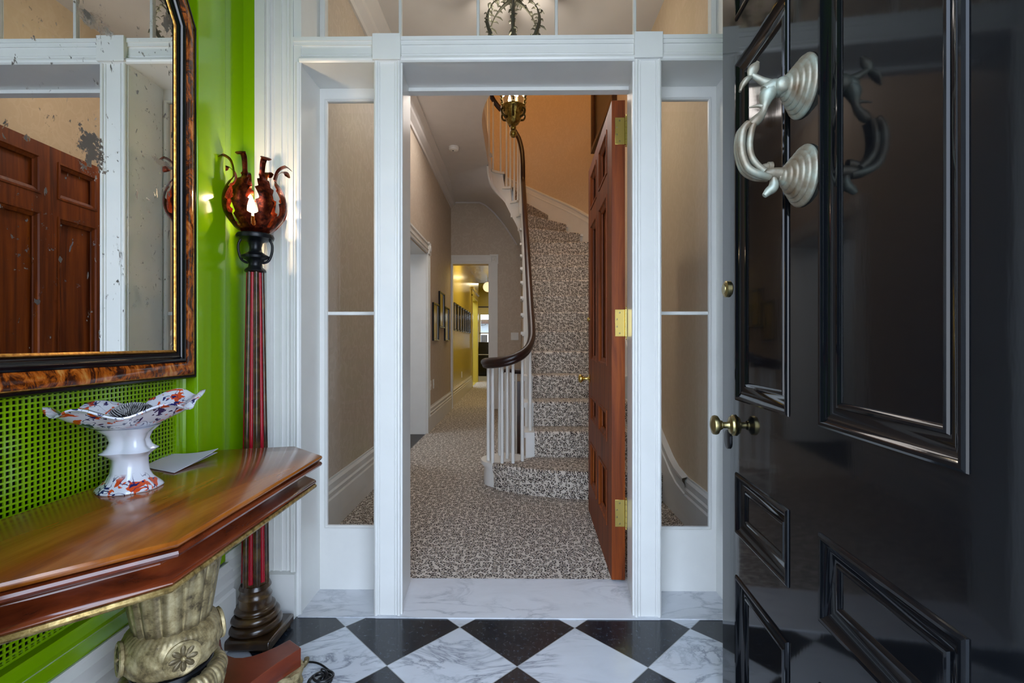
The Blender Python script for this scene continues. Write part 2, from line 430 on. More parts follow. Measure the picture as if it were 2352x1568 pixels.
def catmull(P, k=8):
    P = [Vector(p) for p in P]; out = []
    for i in range(len(P)-1):
        a = P[max(i-1, 0)]; b = P[i]; c = P[i+1]; d = P[min(i+2, len(P)-1)]
        for j in range(k):
            t = j/k; out.append(0.5*((2*b) + (c-a)*t + (2*a-5*b+4*c-d)*t*t + (3*b-a-3*c+d)*t**3))
    return out + [P[-1]]

# ================================================================== SETTING : vestibule
YS = 1.856; YB = 2.09; CZ = 3.15; HF = 0.012
struct(bx(-1.3, 1.3, 0.28, 1.87, -0.06, 0).build('floor', 'floor'), 'black and white chequered marble tile floor of the entrance vestibule', 'floor')
struct(bx(-3, 3, -4, 0.28, -0.25, -0.10).build('ground', 'stone'), 'grey stone doorstep outside the front entrance', 'ground')
w = bx(-1.30, -1.07, 0.28, 2.12, 0, CZ).box(-1.0699, -1.023, 1.52, 1.668, 0.30, CZ)
struct(w.build('wall_left', 'green', bevel=0.004), 'glossy lime green wall of the vestibule behind the table and mirror', 'wall')
struct(bx(-1.0701, -1.023, YS, 1.869, 0.30, CZ).build('trim_1', 'green'), 'narrow green strip of wall between left wall and white door casing', 'trim')
struct(bx(1.03, 1.25, 0.28, 2.12, 0, CZ).build('wall_right', 'green'), 'lime green wall behind the open black front door', 'wall')
struct(bx(-1.3, 1.3, 0.28, 2.12, CZ, CZ+0.1).build('ceiling', 'ceil'), 'white ceiling of the entrance vestibule', 'ceiling')
# front wall pieces either side of the outer doorway (camera stands in the opening)
b = bx(-1.3, -0.555, 0.28, 0.44, 0, CZ+0.1).box(0.60, 1.25, 0.28, 0.44, 0, CZ+0.1).box(-0.56, 0.61, 0.28, 0.44, 2.40, CZ+0.1)
struct(b.build('wall_front', 'green', smooth=0), 'green inner face of the front wall around the entrance opening', 'wall')
b = bx(-0.556, -0.530, 0.24, 0.45, 0, 2.40).box(0.545, 0.601, 0.24, 0.40, 0, 2.40).box(-0.556, 0.601, 0.24, 0.45, 2.36, 2.40)
b.box(-0.66, -0.53, 0.44, 0.458, 0, 2.50).box(-0.66, 0.66, 0.44, 0.458, 2.38, 2.50)
struct(b.build('trim_2', 'white'), 'white frame of the front entrance opening', 'trim')
# baseboard left
prof = [(0, 0), (0, 0.022), (0.19, 0.022), (0.20, 0.016), (0.225, 0.020), (0.235, 0.012), (0.27, 0.016), (0.285, 0.006), (0.296, 0.006), (0.296, 0)]
def baseboard(name, pts, label, h=0.296, mat='white'):
    """pts: floor line (x,y); the board stands to the left of the direction of travel"""
    b = B(); k = h/0.296
    rows = []
    n = len(pts)
    for i in range(n):
        p = Vector(pts[i]); a = Vector(pts[max(i-1, 0)]); c = Vector(pts[min(i+1, n-1)])
        d1 = (p-a).normalized() if i > 0 else (c-p).normalized(); d2 = (c-p).normalized() if i < n-1 else d1
        n1 = Vector((-d1.y, d1.x)); n2 = Vector((-d2.y, d2.x)); m = (n1+n2).normalized(); q = 1/max(0.3, m.dot(n1))
        rows.append([(p.x + m.x*q*t, p.y + m.y*q*t, z*k) for z, t in prof])
    b.grid(rows)
    L = len(prof); b.f += [tuple(reversed(range(L))), tuple((n-1)*L + j for j in range(L))]
    o = b.build(name, mat, smooth=20); return struct(o, label, 'baseboard')
baseboard('baseboard_left', [(-1.023, 1.856), (-1.069, 1.856), (-1.069, 1.668), (-1.023, 1.668), (-1.023, 1.52), (-1.069, 1.52), (-1.069, 0.45)], 'tall white moulded baseboard under the green wall and table')

# ---- screen wall: outer casings, posts, transom bar, sidelights, transom
def screen_side(sgn, name, label):
    b = B()
    def X(a, c): return (min(sgn*a, sgn*c), max(sgn*a, sgn*c))
    def bb(a, c, y0, y1, z0, z1):
        x0, x1 = X(a, c); b.box(x0, x1, y0, y1, z0, z1)
    bb(0.852, 1.30, 1.872, 2.12, 0, CZ)
    bb(0.985, 1.023, 1.850, 1.873, 0.0, CZ)
    bb(0.846, 0.875, 1.862, 1.873, 0.0, CZ)
    for x in (0.977, ):
        b.tube([(sgn*x, 1.862, 0.17), (sgn*x, 1.862, CZ)], 0.009, 8)
    for x in (0.958, 0.905):
        b.tube([(sgn*x, 1.872, 0.17), (sgn*x, 1.872, CZ)], 0.004, 6)
    bb(0.925, 0.932, 1.866, 1.873, 0.17, CZ)
    bb(0.876, 0.886, 1.858, 1.873, 0.17, CZ)
    b.tube([(sgn*0.860, 1.866, 0.0), (sgn*0.860, 1.866, 2.165)], 0.010, 8)
    bb(0.862, 0.972, 1.838, 1.873, 0, 0.172)
    o = b.build(name, 'white', smooth=30); return struct(o, label, 'casing')
screen_side(-1, 'trim_3', 'white moulded casing between the green wall and the left sidelight')
screen_side(1, 'trim_4', 'white moulded casing beside the right sidelight behind the black door')
def post(sgn, name, label):
    b = B(); c = sgn*0.5075
    back = 0.480 if sgn > 0 else 0.468
    pl = [(sgn*0.462, 1.862), (sgn*0.553, 1.862), (sgn*0.553, YB), (sgn*back, YB)]
    b.prism(pl if sgn > 0 else list(reversed(pl)), 0, 2.17)
    for s2 in (-1, 1):
        b.box(c+s2*0.0515-0.0065*(1 if s2*sgn < 0 else 0.54), c+s2*0.0515+0.0065*(1 if s2*sgn < 0 else 0.54), 1.868, 1.882 if s2*sgn < 0 else YB, 0, 2.17)
        b.tube([(c+s2*0.044, 1.863, 0), (c+s2*0.044, 1.863, 2.17)], 0.0075, 8)
        b.tube([(c+s2*0.030, 1.862, 0), (c+s2*0.030, 1.862, 2.17)], 0.0028, 6)
    b.box(c-0.0545, c+0.0545, 1.846, 1.87, 2.168, 2.268)
    o = b.build(name, 'white', smooth=30, bevel=0.0015); return struct(o, label, 'doorpost')
post(-1, 'trim_5', 'white door post left of the inner doorway'); post(1, 'trim_6', 'white door post right of the inner doorway')
b = bx(-0.852, 0.852, 1.866, YB, 2.165, 2.262)
b.box(-0.876, 0.876, 1.856, 1.874, 2.247, 2.262).box(-0.876, 0.876, 1.8605, 1.874, 2.232, 2.247)
b.tube([(-0.852, 1.866, 2.176), (0.852, 1.866, 2.176)], 0.0125, 10).tube([(-0.852, 1.866, 2.196), (0.852, 1.866, 2.196)], 0.0035, 6)
struct(b.build('trim_7', 'white', smooth=30), 'white transom bar above the inner doorway and sidelights', 'transom bar')
# lintel stop inside the doorway
struct(bx(-0.47, 0.482, 2.05, YB, 2.150, 2.166).build('trim_8', 'white'), 'white head stop of the inner doorway', 'trim')
def sidelight(sgn, idx, label):
    root = thing('window_%d' % idx, (sgn*0.7, 2.07, 0), label, 'window', kind='structure')
    def bb(b, a, c, y0, y1, z0, z1):
        b.box(min(sgn*a, sgn*c), max(sgn*a, sgn*c), y0, y1, z0, z1)
    f = B(); bb(f, 0.829, 0.856, 2.055, YB, 0.271, 2.118); bb(f, 0.553, 0.567, 2.055, YB, 0.271, 2.118)
    bb(f, 0.553, 0.856, 2.055, YB, 2.118, 2.17)
    bb(f, 0.553, 0.856, 2.055, YB, 0.0, 0.271)
    f.frame([(0.829, 0.271), (0.829, 2.118), (0.567, 2.118), (0.567, 0.271)], [(0, -0.003), (0.0, 0.006), (0.004, 0.008), (0.009, 0.0), (0.009, -0.012)],
            lambda x, z, h: (sgn*x, 2.055-h, z))
    f.build('window_frame', 'white', root, smooth=30)
    g = B(); bb(g, 0.567, 0.829, 2.062, 2.078, 1.188, 1.203); g.build('glazing_bar', 'white', root, bevel=0.003)
    p = B(); bb(p, 0.560, 0.835, 2.069, 2.072, 0.265, 1.19); p.build('pane', 'glass', root, smooth=0)
    p = B(); bb(p, 0.560, 0.835, 2.069, 2.072, 1.20, 2.12); p.build('pane', 'glass', root, smooth=0)
sidelight(-1, 1, 'tall narrow left sidelight window with one glazing bar, nearest the torch lamp')
sidelight(1, 2, 'tall narrow right sidelight window beside the black door')
root = thing('window_3', (0, 2.07, 2.26), 'wide transom window above the inner doorway with thin muntins', 'window', kind='structure')
f = bx(-0.852, 0.852, 2.05, YB, 2.262, 2.275).box(-0.852, -0.829, 2.05, YB, 2.262, 2.9).box(0.829, 0.852, 2.05, YB, 2.262, 2.9).box(-0.852, 0.852, 2.05, YB, 2.86, 2.9)
f.build('window_frame', 'white', root, bevel=0.003)
for x in (-0.506, -0.169, 0.169, 0.506):
    bx(x-0.0065, x+0.0065, 2.058, 2.08, 2.262, 2.9).build('muntin', 'white2', root, bevel=0.003)
bx(-0.84, 0.84, 2.069, 2.072, 2.262, 2.89).build('pane', 'glass', root, smooth=0)
struct(bx(-1.3, 1.3, 1.872, 2.12, 2.9, CZ+0.1).build('wall_back', 'white2'), 'white wall above the transom window', 'wall')
b = bx(-0.854, -0.55, 1.850, 2.056, -0.01, 0.0045).box(0.55, 0.854, 1.850, 2.056, -0.01, 0.0045)
struct(b.build('trim_9', 'sill', smooth=0), 'white marble sills under the two sidelights', 'sill')
b = B().add([(-0.55, 1.848, -0.01), (0.55, 1.848, -0.01), (0.55, 2.12, -0.01), (-0.55, 2.12, -0.01), (-0.55, 1.848, 0.0045), (0.55, 1.848, 0.0045), (0.55, 2.12, 0.022), (-0.55, 2.12, 0.022)],
            [(3, 2, 1, 0), (4, 5, 6, 7), (0, 1, 5, 4), (1, 2, 6, 5), (2, 3, 7, 6), (3, 0, 4, 7)])
struct(b.build('trim_10', 'sill', smooth=0), 'sloping white marble threshold of the inner doorway', 'threshold')

# ================================================================== SETTING : hall
HC = 3.35
b = bx(-1.05, 0.98, 2.12, 7.6, -0.1, HF).box(-1.3, 1.3, 2.04, 2.121, -0.1, 0.0)
struct(bx(-1.05, 0.98, 2.09, 7.6, -0.1, HF+0.008).build('floor', 'leopard', smooth=0), 'leopard print carpeted floor of the stair hall', 'floor')
struct(bx(-1.07, -0.3, 7.6, 13.1, -0.1, HF+0.006).build('floor', 'leopard', smooth=0), 'carpeted floor of the yellow corridor', 'floor')
struct(bx(-3.6, -1.05, 4.1, 5.6, -0.1, HF).build('floor', 'dark', smooth=0), 'dark wood floor glimpsed through the doorway in the left hall wall', 'floor')
struct(bx(-3.2, 2.2, 13.1, 17.2, -0.1, HF).build('floor', 'stone', smooth=0), 'grey floor of the far room beyond the corridor', 'floor')
b = bx(-1.5, -1.05, 2.12, 4.15, 0, HC+0.3).box(-1.5, -1.05, 5.50, 7.58, 0, HC+0.3).box(-1.5, -1.05, 4.15, 5.50, 2.09, HC+0.3)
struct(b.build('wall_left', 'paper', smooth=0), 'damask papered left wall of the stair hall', 'wall')
struct(bx(-1.49, -1.0495, 5.494, 5.4995, 0, 2.09).box(-1.49, -1.0495, 4.1505, 4.156, 0, 2.09).box(-1.49, -1.0495, 4.15, 5.5, 2.084, 2.0895).build('trim_11', 'white2', smooth=0),
       'white reveal lining of the doorway in the left hall wall', 'trim')
for nm, a in (('trim_12', 5.50), ('trim_13', 4.03)):
    b = bx(-1.05, -1.025, a, a+0.12, 0, 2.09).box(-1.025, -1.018, a+0.02, a+0.035, 0.2, 2.09).box(-1.025, -1.018, a+0.085, a+0.10, 0.2, 2.09)
    b.box(-1.05, -1.012, a-0.004, a+0.124, 2.09, 2.23)
    b.xf = axis_xf((-1.012, a+0.06, 2.16), (1, 0, 0)); b.lathe([(0.05, 0), (0.05, 0.008), (0.035, 0.004), (0.03, 0.012), (0, 0.016)], 20); b.xf = None
    struct(b.build(nm, 'white2', smooth=30, bevel=0.002), 'white upright casing with corner block at the %s side of the left hall doorway' % ('far' if a > 5 else 'near'), 'casing')
struct(bx(-1.05, -1.025, 4.15, 5.50, 2.10, 2.21).box(-1.05, -1.012, 4.15, 5.5, 2.19, 2.21).box(-1.05, -1.016, 4.15, 5.5, 2.13, 2.14).build('trim_14', 'white2', bevel=0.002),
       'white head casing over the doorway in the left hall wall', 'casing')
struct(bx(-3.7, -3.6, 4.0, 5.7, 0, 2.8).box(-3.7, -1.5, 5.6, 5.7, 0, 2.8).box(-3.7, -1.5, 4.0, 4.1, 0, 2.8).box(-3.7, -1.5, 4.0, 5.7, 2.7, 2.8).build('wall_back', 'white2', smooth=0), 'white walls of the side room seen through the left hall doorway', 'wall')
baseboard('baseboard_left', [(-1.05, 4.03), (-1.05, 2.12)], 'white baseboard along the near left hall wall, seen through the left sidelight', 0.31, 'white2')
baseboard('baseboard_left', [(-1.05, 7.58), (-1.05, 5.62)], 'white baseboard on the left hall wall under the three small pictures', 0.30, 'white2')
# cornice
b = B(); b.grid([[(-1.05, y, HC-0.16), (-1.035, y, HC-0.16), (-1.03, y, HC-0.13), (-0.99, y, HC-0.10), (-0.985, y, HC-0.07), (-0.93, y, HC-0.02), (-0.93, y, HC)] for y in (2.12, 7.57)])
struct(b.build('trim_15', 'ceil', smooth=30), 'plaster cornice between left hall wall and ceiling', 'cornice')
# stair geometry
CX, CY, RI, RO = -0.155, 6.118, 0.215, 1.135
RR = 0.1954
YN = {1: 3.20, 2: 3.60, 3: 3.835}
for n in range(4, 13): YN[n] = 4.09 + (n-4)*0.2535
TI = {12: 0, 13: 6, 14: 18, 15: 38, 16: 68, 17: 94, 18: 150, 19: 180}
TO = {12: 0, 13: 20, 14: 38, 15: 56, 16: 74, 17: 94, 18: 120, 19: 150}
def n_of(th, D):
    ks = sorted(D); return interp(th, [D[k] for k in ks], ks)
def inner(n, r=RI):
    t = radians(interp(n, sorted(TI), [TI[k] for k in sorted(TI)])); return (CX + r*cos(t), CY + r*sin(t))
def outer_rect(n):
    t = radians(interp(n, sorted(TO), [TO[k] for k in sorted(TO)])); c, s = cos(t), sin(t)
    d = 9
    if s > 0.01: d = min(d, 1.46/s)
    if c < -0.01: d = min(d, 0.895/(-c))
    if c > 0.01: d = min(d, RO/c)
    return (CX + d*c, CY + d*s)
def outer(n, r=RO):
    t = radians(interp(n, sorted(TO), [TO[k] for k in sorted(TO)])); return (CX + r*cos(t), CY + r*sin(t))
# hall ceiling with the stairwell opening
curve = [(-0.37 + 0.42*(1-cos(a)), 5.1 - 1.0*sin(a)) for a in [i*pi/2/14 for i in range(15)]]
poly = [(-1.05, 2.12), (0.98, 2.12), (0.98, 4.1)] + list(reversed(curve)) + [(-0.37, CY), outer_rect(19)]
struct(MB().prism(poly, HC, 3.70).build('ceiling', 'ceil', smooth=0), 'plain pale ceiling of the stair hall with curved stairwell opening', 'ceiling')
struct(bx(0.98, 1.2, 2.12, CY, 0, 6.2).build('wall_right', 'paper2', smooth=0), 'papered right wall of the stair hall beside the stairs', 'wall')
b = B(); rows = []
for i in range(41):
    t = pi*i/40; nn = n_of(math.degrees(t), TO)
    z0 = 0.0 if math.degrees(t) < 56 else max(nn, 14)*RR+0.0
    rows.append([(CX+RO*cos(t), CY+RO*sin(t), z0), (CX+RO*cos(t), CY+RO*sin(t), 6.2)])
b.sheet(rows, -0.05); struct(b.build('wall_back', 'paper2', smooth=60), 'curved orange lit wall at the turn of the stairs', 'wall')
struct(bx(-1.4, -1.29, 2.12, CY, 3.70, 6.2).build('wall_left', 'paper2', smooth=0), 'upper landing wall left of the stairwell', 'wall')
struct(bx(-1.4, 1.2, 1.95, 2.12, 3.70, 6.2).build('wall_front', 'paper2', smooth=0), 'upper landing wall above the vestibule', 'wall')
struct(bx(-1.4, 1.2, 1.95, 7.6, 6.2, 6.3).build('ceiling', 'ceil', smooth=0), 'ceiling over the upper landing', 'ceiling')
struct(bx(-1.4, 1.2, 1.95, 2.12, HC-0.5, 3.70).build('wall_front', 'white2', smooth=0), 'wall strip over the transom on the hall side', 'wall')
# soffit
def soffit_z(nn, q):
    zi = nn*RR - 0.385
    if nn > 18: zi = 18*RR-0.385 + (HC-(18*RR-0.385))*(1-(19-nn)**2)
    zo = HC - 0.05*(1-min(1, max(0, nn-18.2)/0.8)) - 1.46*max(0.0, q[0]+0.6)**1.5 if (q[1] > 7.5 or q[0] < 0) else 0  # arch on the far wall
    if q[0] > 0: zo = min(zo, zi) if zo else zi
    return zi, zo
edge_line = []
b = B(); rows = []
for i in range(49):
    nn = 13.0 + 6*i/48; p = inner(nn); q = outer_rect(nn); zi, zo = soffit_z(nn, q)
    rows.append([(p[0]+(q[0]-p[0])*k/8, p[1]+(q[1]-p[1])*k/8, zi+(zo-zi)*(k/8)) for k in range(9)])
    edge_line.append((q[0], min(q[1], 7.568), zo-0.012))
b.sheet(rows, 0.03); struct(b.build('ceiling', 'ceil', smooth=50), 'curved plaster soffit under the turning stairs', 'soffit')
b = B(); b.tube([p for p in edge_line if p[0] < 0.06], 0.016, 8)
struct(b.build('trim_17', 'ceil', smooth=50), 'thin plaster moulding along the arched top of the far hall wall', 'moulding')
# far wall with doorway
b = bx(-1.05, -0.435, 7.57, 7.72, 2.31, HC+0.1).box(-0.435, 0.98, 7.57, 7.72, 0, HC+0.1)
struct(b.build('wall_back', 'paper', smooth=0), 'pale damask wall at the end of the hall around the corridor doorway', 'wall')
b = bx(-1.045, -0.435, 7.548, 7.57, 2.31, 2.45).box(-0.435, -0.30, 7.545, 7.57, 2.31, 2.46).box(-0.435, -0.31, 7.548, 7.57, 0, 2.31)
b.box(-0.415, -0.40, 7.54, 7.55, 0, 2.31).box(-0.345, -0.33, 7.54, 7.55, 0, 2.31).box(-1.045, -0.435, 7.54, 7.55, 2.345, 2.36).box(-1.045, -0.435, 7.54, 7.55, 2.41, 2.425)
b.frame([(-0.42, 2.33), (-0.32, 2.33), (-0.32, 2.44), (-0.42, 2.44)], [(0, 0), (0, 0.008), (0.01, 0.008), (0.015, 0), (0.03, 0.006), (0.045, 0)], lambda x, z, h: (x, 7.545-h, z))
b.box(-1.05, -1.02, 7.548, 7.57, 0, 2.31).box(-1.05, -1.03, 7.57, 7.72, 0, 2.31).box(-0.455, -0.435, 7.57, 7.72, 0, 2.31)
struct(b.build('door_frame', 'white2', smooth=30), 'white carved casing of the corridor doorway with corner block', 'casing')
baseboard('baseboard_back', [(0.06, 7.57), (-0.31, 7.57)], 'white baseboard beside the corridor doorway', 0.30, 'white2')
# stair side wall (spandrel)
b = B(); top = []; P = [(3.66, 0.0)]
for n in range(2, 12): P += [(YN[n]+0.03, (n-0.15)*RR), (YN[n+1]+0.03, (n-0.15)*RR)]
P += [(CY+0.05, 11.9*RR-0.1), (7.57, 11.9*RR-0.1), (7.57, 0)]
vs = [(0.062, y, z) for y, z in P] + [(0.085, y, z) for y, z in P]; n_ = len(P)
b.add(vs, [tuple(range(n_)), tuple(reversed(range(n_, 2*n_)))] + [(i, i+n_, (i+1) % n_+n_, (i+1) % n_) for i in range(n_)])
struct(b.build('wall_side', 'paper', smooth=0), 'papered wall enclosing the space under the stairs', 'wall')
# corridor
b = bx(-1.2, -1.07, 7.72, 11.2, 0, 2.7).box(-1.2, -1.07, 11.2, 12.7, 2.15, 2.7).box(-1.2, -1.07, 12.7, 13.2, 0, 2.7)
struct(b.build('wall_left', 'yellow', smooth=0), 'glossy yellow left wall of the corridor hung with framed prints', 'wall')
struct(bx(-0.3, -0.15, 7.72, 13.2, 0, 2.7).build('wall_right', 'yellow', smooth=0), 'yellow right wall of the corridor', 'wall')
struct(bx(-1.2, -0.15, 7.72, 13.2, 2.7, 2.8).build('ceiling', 'yellow', smooth=0), 'corridor ceiling', 'ceiling')
struct(bx(-2.6, -2.5, 11.0, 13.0, 0, 2.7).box(-2.5, -1.2, 11.0, 11.1, 0, 2.7).box(-2.5, -1.2, 12.9, 13.0, 0, 2.7).box(-2.6, -1.07, 11.0, 13.0, -0.05, HF).build('wall_left', 'yellow', smooth=0), 'yellow side passage off the corridor', 'wall')
baseboard('baseboard_left', [(-1.07, 11.12), (-1.07, 7.72)], 'white baseboard along the yellow corridor wall', 0.30, 'white2')
b = bx(-1.07, -1.04, 11.12, 11.24, 0, 2.2).box(-1.07, -1.04, 12.66, 12.78, 0, 2.2).box(-1.07, -1.04, 11.12, 12.78, 2.15, 2.32).box(-1.07, -1.01, 11.06, 12.84, 2.30, 2.36)
struct(b.build('trim_16', 'yellow', bevel=0.004), 'yellow painted doorcase in the far corridor wall', 'casing')
# far room
b = bx(-3.2, -1.35, 17.0, 17.2, 0, 3.0).box(-0.35, 2.2, 17.0, 17.2, 0, 3.0).box(-1.35, -0.35, 17.0, 17.2, 2.30, 3.0).box(-1.35, -0.35, 17.0, 17.2, 0, 0.5)
b.box(-3.3, -3.2, 13.1, 17.2, 0, 3.0).box(2.2, 2.3, 13.1, 17.2, 0, 3.0).box(-3.2, -1.2, 13.1, 13.2, 0, 3.0).box(-0.15, 2.2, 13.1, 13.2, 0, 3.0).box(-1.2, -0.15, 13.1, 13.2, 2.7, 3.0)
struct(b.build('wall_back', 'yellow', smooth=0), 'pale yellow walls of the far room with the daylight window', 'wall')
struct(bx(-3.3, 2.3, 13.1, 17.2, 3.0, 3.1).build('ceiling', 'yellow', smooth=0), 'ceiling of the far room', 'ceiling')
root = thing('window_4', (-0.85, 17.05, 0.5), 'bright multi-pane daylight window at the end of the far room', 'window', kind='structure')
f = bx(-1.35, -1.30, 17.02, 17.1, 0.5, 2.3).box(-0.40, -0.35, 17.02, 17.1, 0.5, 2.3).box(-1.35, -0.35, 17.02, 17.1, 2.25, 2.3).box(-1.35, -0.35, 17.02, 17.1, 0.5, 0.55).box(-1.35, -0.35, 17.02, 17.1, 1.38, 1.42)
f.build('window_frame', 'white2', root)
f = bx(-1.02, -1.0, 17.04, 17.08, 0.5, 2.3).box(-0.69, -0.67, 17.04, 17.08, 0.5, 2.3).box(-1.35, -0.35, 17.04, 17.08, 0.92, 0.94).box(-1.35, -0.35, 17.04, 17.08, 1.83, 1.85)
f.build('muntin', 'white2', root)
bx(-1.34, -0.36, 17.055, 17.06, 0.5, 2.3).build('pane', 'glass', root, smooth=0)
f = bx(-1.42, -0.28, 16.93, 16.96, 2.05, 2.36)
r_ = thing('window_blind', (-0.85, 16.94, 2.05), 'pale yellow roman blind with patterned border at top of the far window', 'blind')
f.build('fabric', 'linen', r_); bx(-1.42, -0.28, 16.925, 16.93, 2.30, 2.35).build('border', 'dark', r_, label='dark patterned border')

# ================================================================== STAIRCASE
st = thing('staircase', (0.5, 3.2, 0), 'white staircase with dark handrail curving up to the left from the leopard carpeted hall', 'staircase')
EPS = 0.0
# curtail first step outline (plan), left end swept back
def curtail(off=0.0):
    pts = []
    cx, cy, r = -0.085, 3.60, 0.165 + off
    for a in range(80, 241, 10): pts.append((cx + r*cos(radians(a)), cy + r*sin(radians(a))))
    pts += [(-0.10, 3.40-off), (0.0, 3.345-off), (0.12, 3.295-off), (0.28, 3.25-off), (0.48, 3.22-off), (0.72, 3.205-off), (0.975, 3.20-off)]
    pts += [(0.975, 3.70), (0.06, 3.70)]
    return pts
P1 = curtail()
def step(n):
    b = B()
    if n == 1:
        b.prism(P1, 0, RR-0.028); b.prism(curtail(0.022), RR-0.028, RR); b.prism(curtail(0.010), RR-0.040, RR-0.028)
    elif n < 12:
        y0, y1 = YN[n], YN[n+1]+0.05
        b.box(0.065, 0.978, y0+0.025, y1, (n-1)*RR-0.01, n*RR-0.028)
        b.box(0.035, 0.978, y0, y1, n*RR-0.028, n*RR).box(0.050, 0.978, y0+0.012, y1, n*RR-0.042, n*RR-0.028)
    else:
        def poly(ri, ro, dn):
            a = [inner(n+dn+(1.15-dn)*k/6, ri) for k in range(7)]; c = [outer(n+dn+(1.15-dn)*k/6, ro) for k in range(7)]
            if n == 12:
                a[0] = (CX+ri, YN[12]+0.25*dn); c[0] = (CX+ro, YN[12]+0.25*dn)
            return a + list(reversed(c))
        b.prism(list(reversed(poly(RI+0.005, RO-0.001, 0.08))), (n-1)*RR-0.01 if n < 16 else n*RR-0.032, n*RR-0.028)
        b.prism(list(reversed(poly(RI-0.025, RO-0.001, 0.0))), n*RR-0.028, n*RR)
    return b
STEPS = {}
for n in range(1, 19):
    STEPS[n] = step(n).build('step', 'white2', st, smooth=30)
# inner curved stringer
b = B(); rows = []
for i in range(40):
    nn = 11.6 + 7.4*i/39
    p = (CX+RI, CY-(12-nn)*0.2535) if nn < 12 else inner(nn)
    q = (CX+RI+0.02, CY-(12-nn)*0.2535) if nn < 12 else inner(nn, RI+0.02)
    zt = math.floor(nn + 1e-6)*RR - 0.03; zb = nn*RR - 0.385
    rows.append([(p[0], p[1], zb), (p[0], p[1], zt), (q[0], q[1], zt), (q[0], q[1], zb)])
b.grid(rows, close_v=True); b.build('stringer', 'white2', st, smooth=40)
# wall skirting along the flight
def skirt_pts():
    P = []
    for y in [2.75, 2.9, 3.0, 3.1, 3.2, 3.35, 3.6]:
        z = interp(y, [2.75, 2.95, 3.2, 3.6], [0.0, 0.03, 0.16, 0.40]); P.append((0.98, y, z, (-1, 0)))
    for n in range(3, 12): P.append((0.98, YN[n], n*RR, (-1, 0)))
    for i in range(31):
        nn = 12 + 7*i/30; x, y = outer(nn); P.append((x, y, nn*RR, ((CX-x)/RO, (CY-y)/RO), -0.25 if nn < 16 else -0.09))
    return P
b = B(); rows = []
for x, y, z, (nx, ny), *lo in skirt_pts():
    lo = lo[0] if lo else -0.25
    def q(t, dz): return (x+nx*t, y+ny*t, z+dz)
    rows.append([q(0.0, lo), q(0.018, lo), q(0.018, 0.18), q(0.026, 0.185), q(0.026, 0.20), q(0.018, 0.205), q(0.020, 0.255), q(0.034, 0.275), q(0.034, 0.29), q(0.0, 0.30)])
b.grid(rows); b.build('wall_skirting', 'white2', st, smooth=30)
baseboard('baseboard_right', [(0.98, 2.12), (0.98, 2.76)], 'white baseboard at the foot of the right hall wall, seen through the right sidelight', 0.30, 'white2')
# handrail
def rail_z(y): return interp(y, [3.45, 3.75, YN[12]], [1.08, 1.27, 12*RR+0.80])
pts = []
sp = catmull([(-0.075, 3.60, 0.935), (-0.10, 3.655, 0.932), (-0.165, 3.66, 0.930), (-0.225, 3.585, 0.928), (-0.235, 3.48, 0.927), (-0.20, 3.37, 0.930), (-0.11, 3.285, 0.942),
              (-0.01, 3.275, 0.972), (0.065, 3.34, 1.02), (0.103, 3.46, 1.09), (0.11, 3.62, 1.185), (0.108, 3.80, 1.30)], 8)
pts += sp
for y in [4.0, 4.3, 4.6, 4.9, 5.2, 5.5, 5.8, 6.0]: pts.append(Vector((interp(y, [3.8, 6.1], [0.108, 0.075]), y, rail_z(y))))
for i in range(29):
    nn = 12 + 6.6*i/28; x, y = inner(nn, RI+0.015); pts.append(Vector((x, y, nn*RR+0.80)))
pts.append(Vector((-0.385, 5.95, 4.52)))
land = [(-0.385, 5.5, 4.54), (-0.385, 5.1, 4.54)] + [(-0.385 + 0.42*(1-cos(a)), 5.1-1.0*sin(a)-0.0, 4.54) for a in [i*pi/2/8 for i in range(1, 9)]] + [(0.5, 4.09, 4.54), (0.95, 4.09, 4.54)]
pts += [Vector(p) for p in land]
b = B(); b.tube(pts, 0.031, 14, flat=0.85)
b.tube([p + Vector((0, 0, -0.024)) for p in pts], 0.020, 8)
b.xf = Matrix.Translation((-0.075, 3.60, 0)); b.lathe([(0.0, 0.905), (0.034, 0.905), (0.042, 0.925), (0.040, 0.95), (0.02, 0.962), (0, 0.963)], 20); b.xf = None
b.build('handrail', 'rail', st, smooth=50)
def baluster(x, y, z0, z1):
    r = 0.0125
    b = B(); b.lathe([(r, z0), (r*1.05, z0+0.05), (r*0.95, (z0+z1)/2), (r*0.85, z1)], 10, cx=x, cy=y); b.build('baluster', 'white2', st, smooth=50)
for x, y in ((-0.215, 3.545), (-0.178, 3.465), (-0.108, 3.43), (-0.030, 3.43), (0.038, 3.49), (-0.20, 3.64), (-0.137, 3.70), (-0.07, 3.69), (-0.075, 3.60)):
    baluster(x, y, RR, 0.925 + (0.045 if x > 0 else (0.02 if x > -0.1 and y < 3.5 else 0)))
for n in range(2, 12):
    for k in (0.09, 0.215):
        y = YN[n]+k; x = interp(y, [3.8, 6.1], [0.100, 0.072]); baluster(x, y, n*RR, rail_z(y)-0.02)
for i in range(14):
    nn = 12.15 + 6.6*i/13
    x, y = inner(nn, RI+0.012); baluster(x, y, math.floor(nn)*RR, nn*RR+0.785)
for p in [(-0.385, y, 0) for y in (5.9, 5.78, 5.66, 5.54, 5.42, 5.3, 5.18, 5.06)] + [(-0.385 + 0.42*(1-cos(a)), 5.1-1.0*sin(a), 0) for a in [i*pi/2/8 for i in range(1, 9)]]:
    baluster(p[0], p[1], 3.70, 4.53)
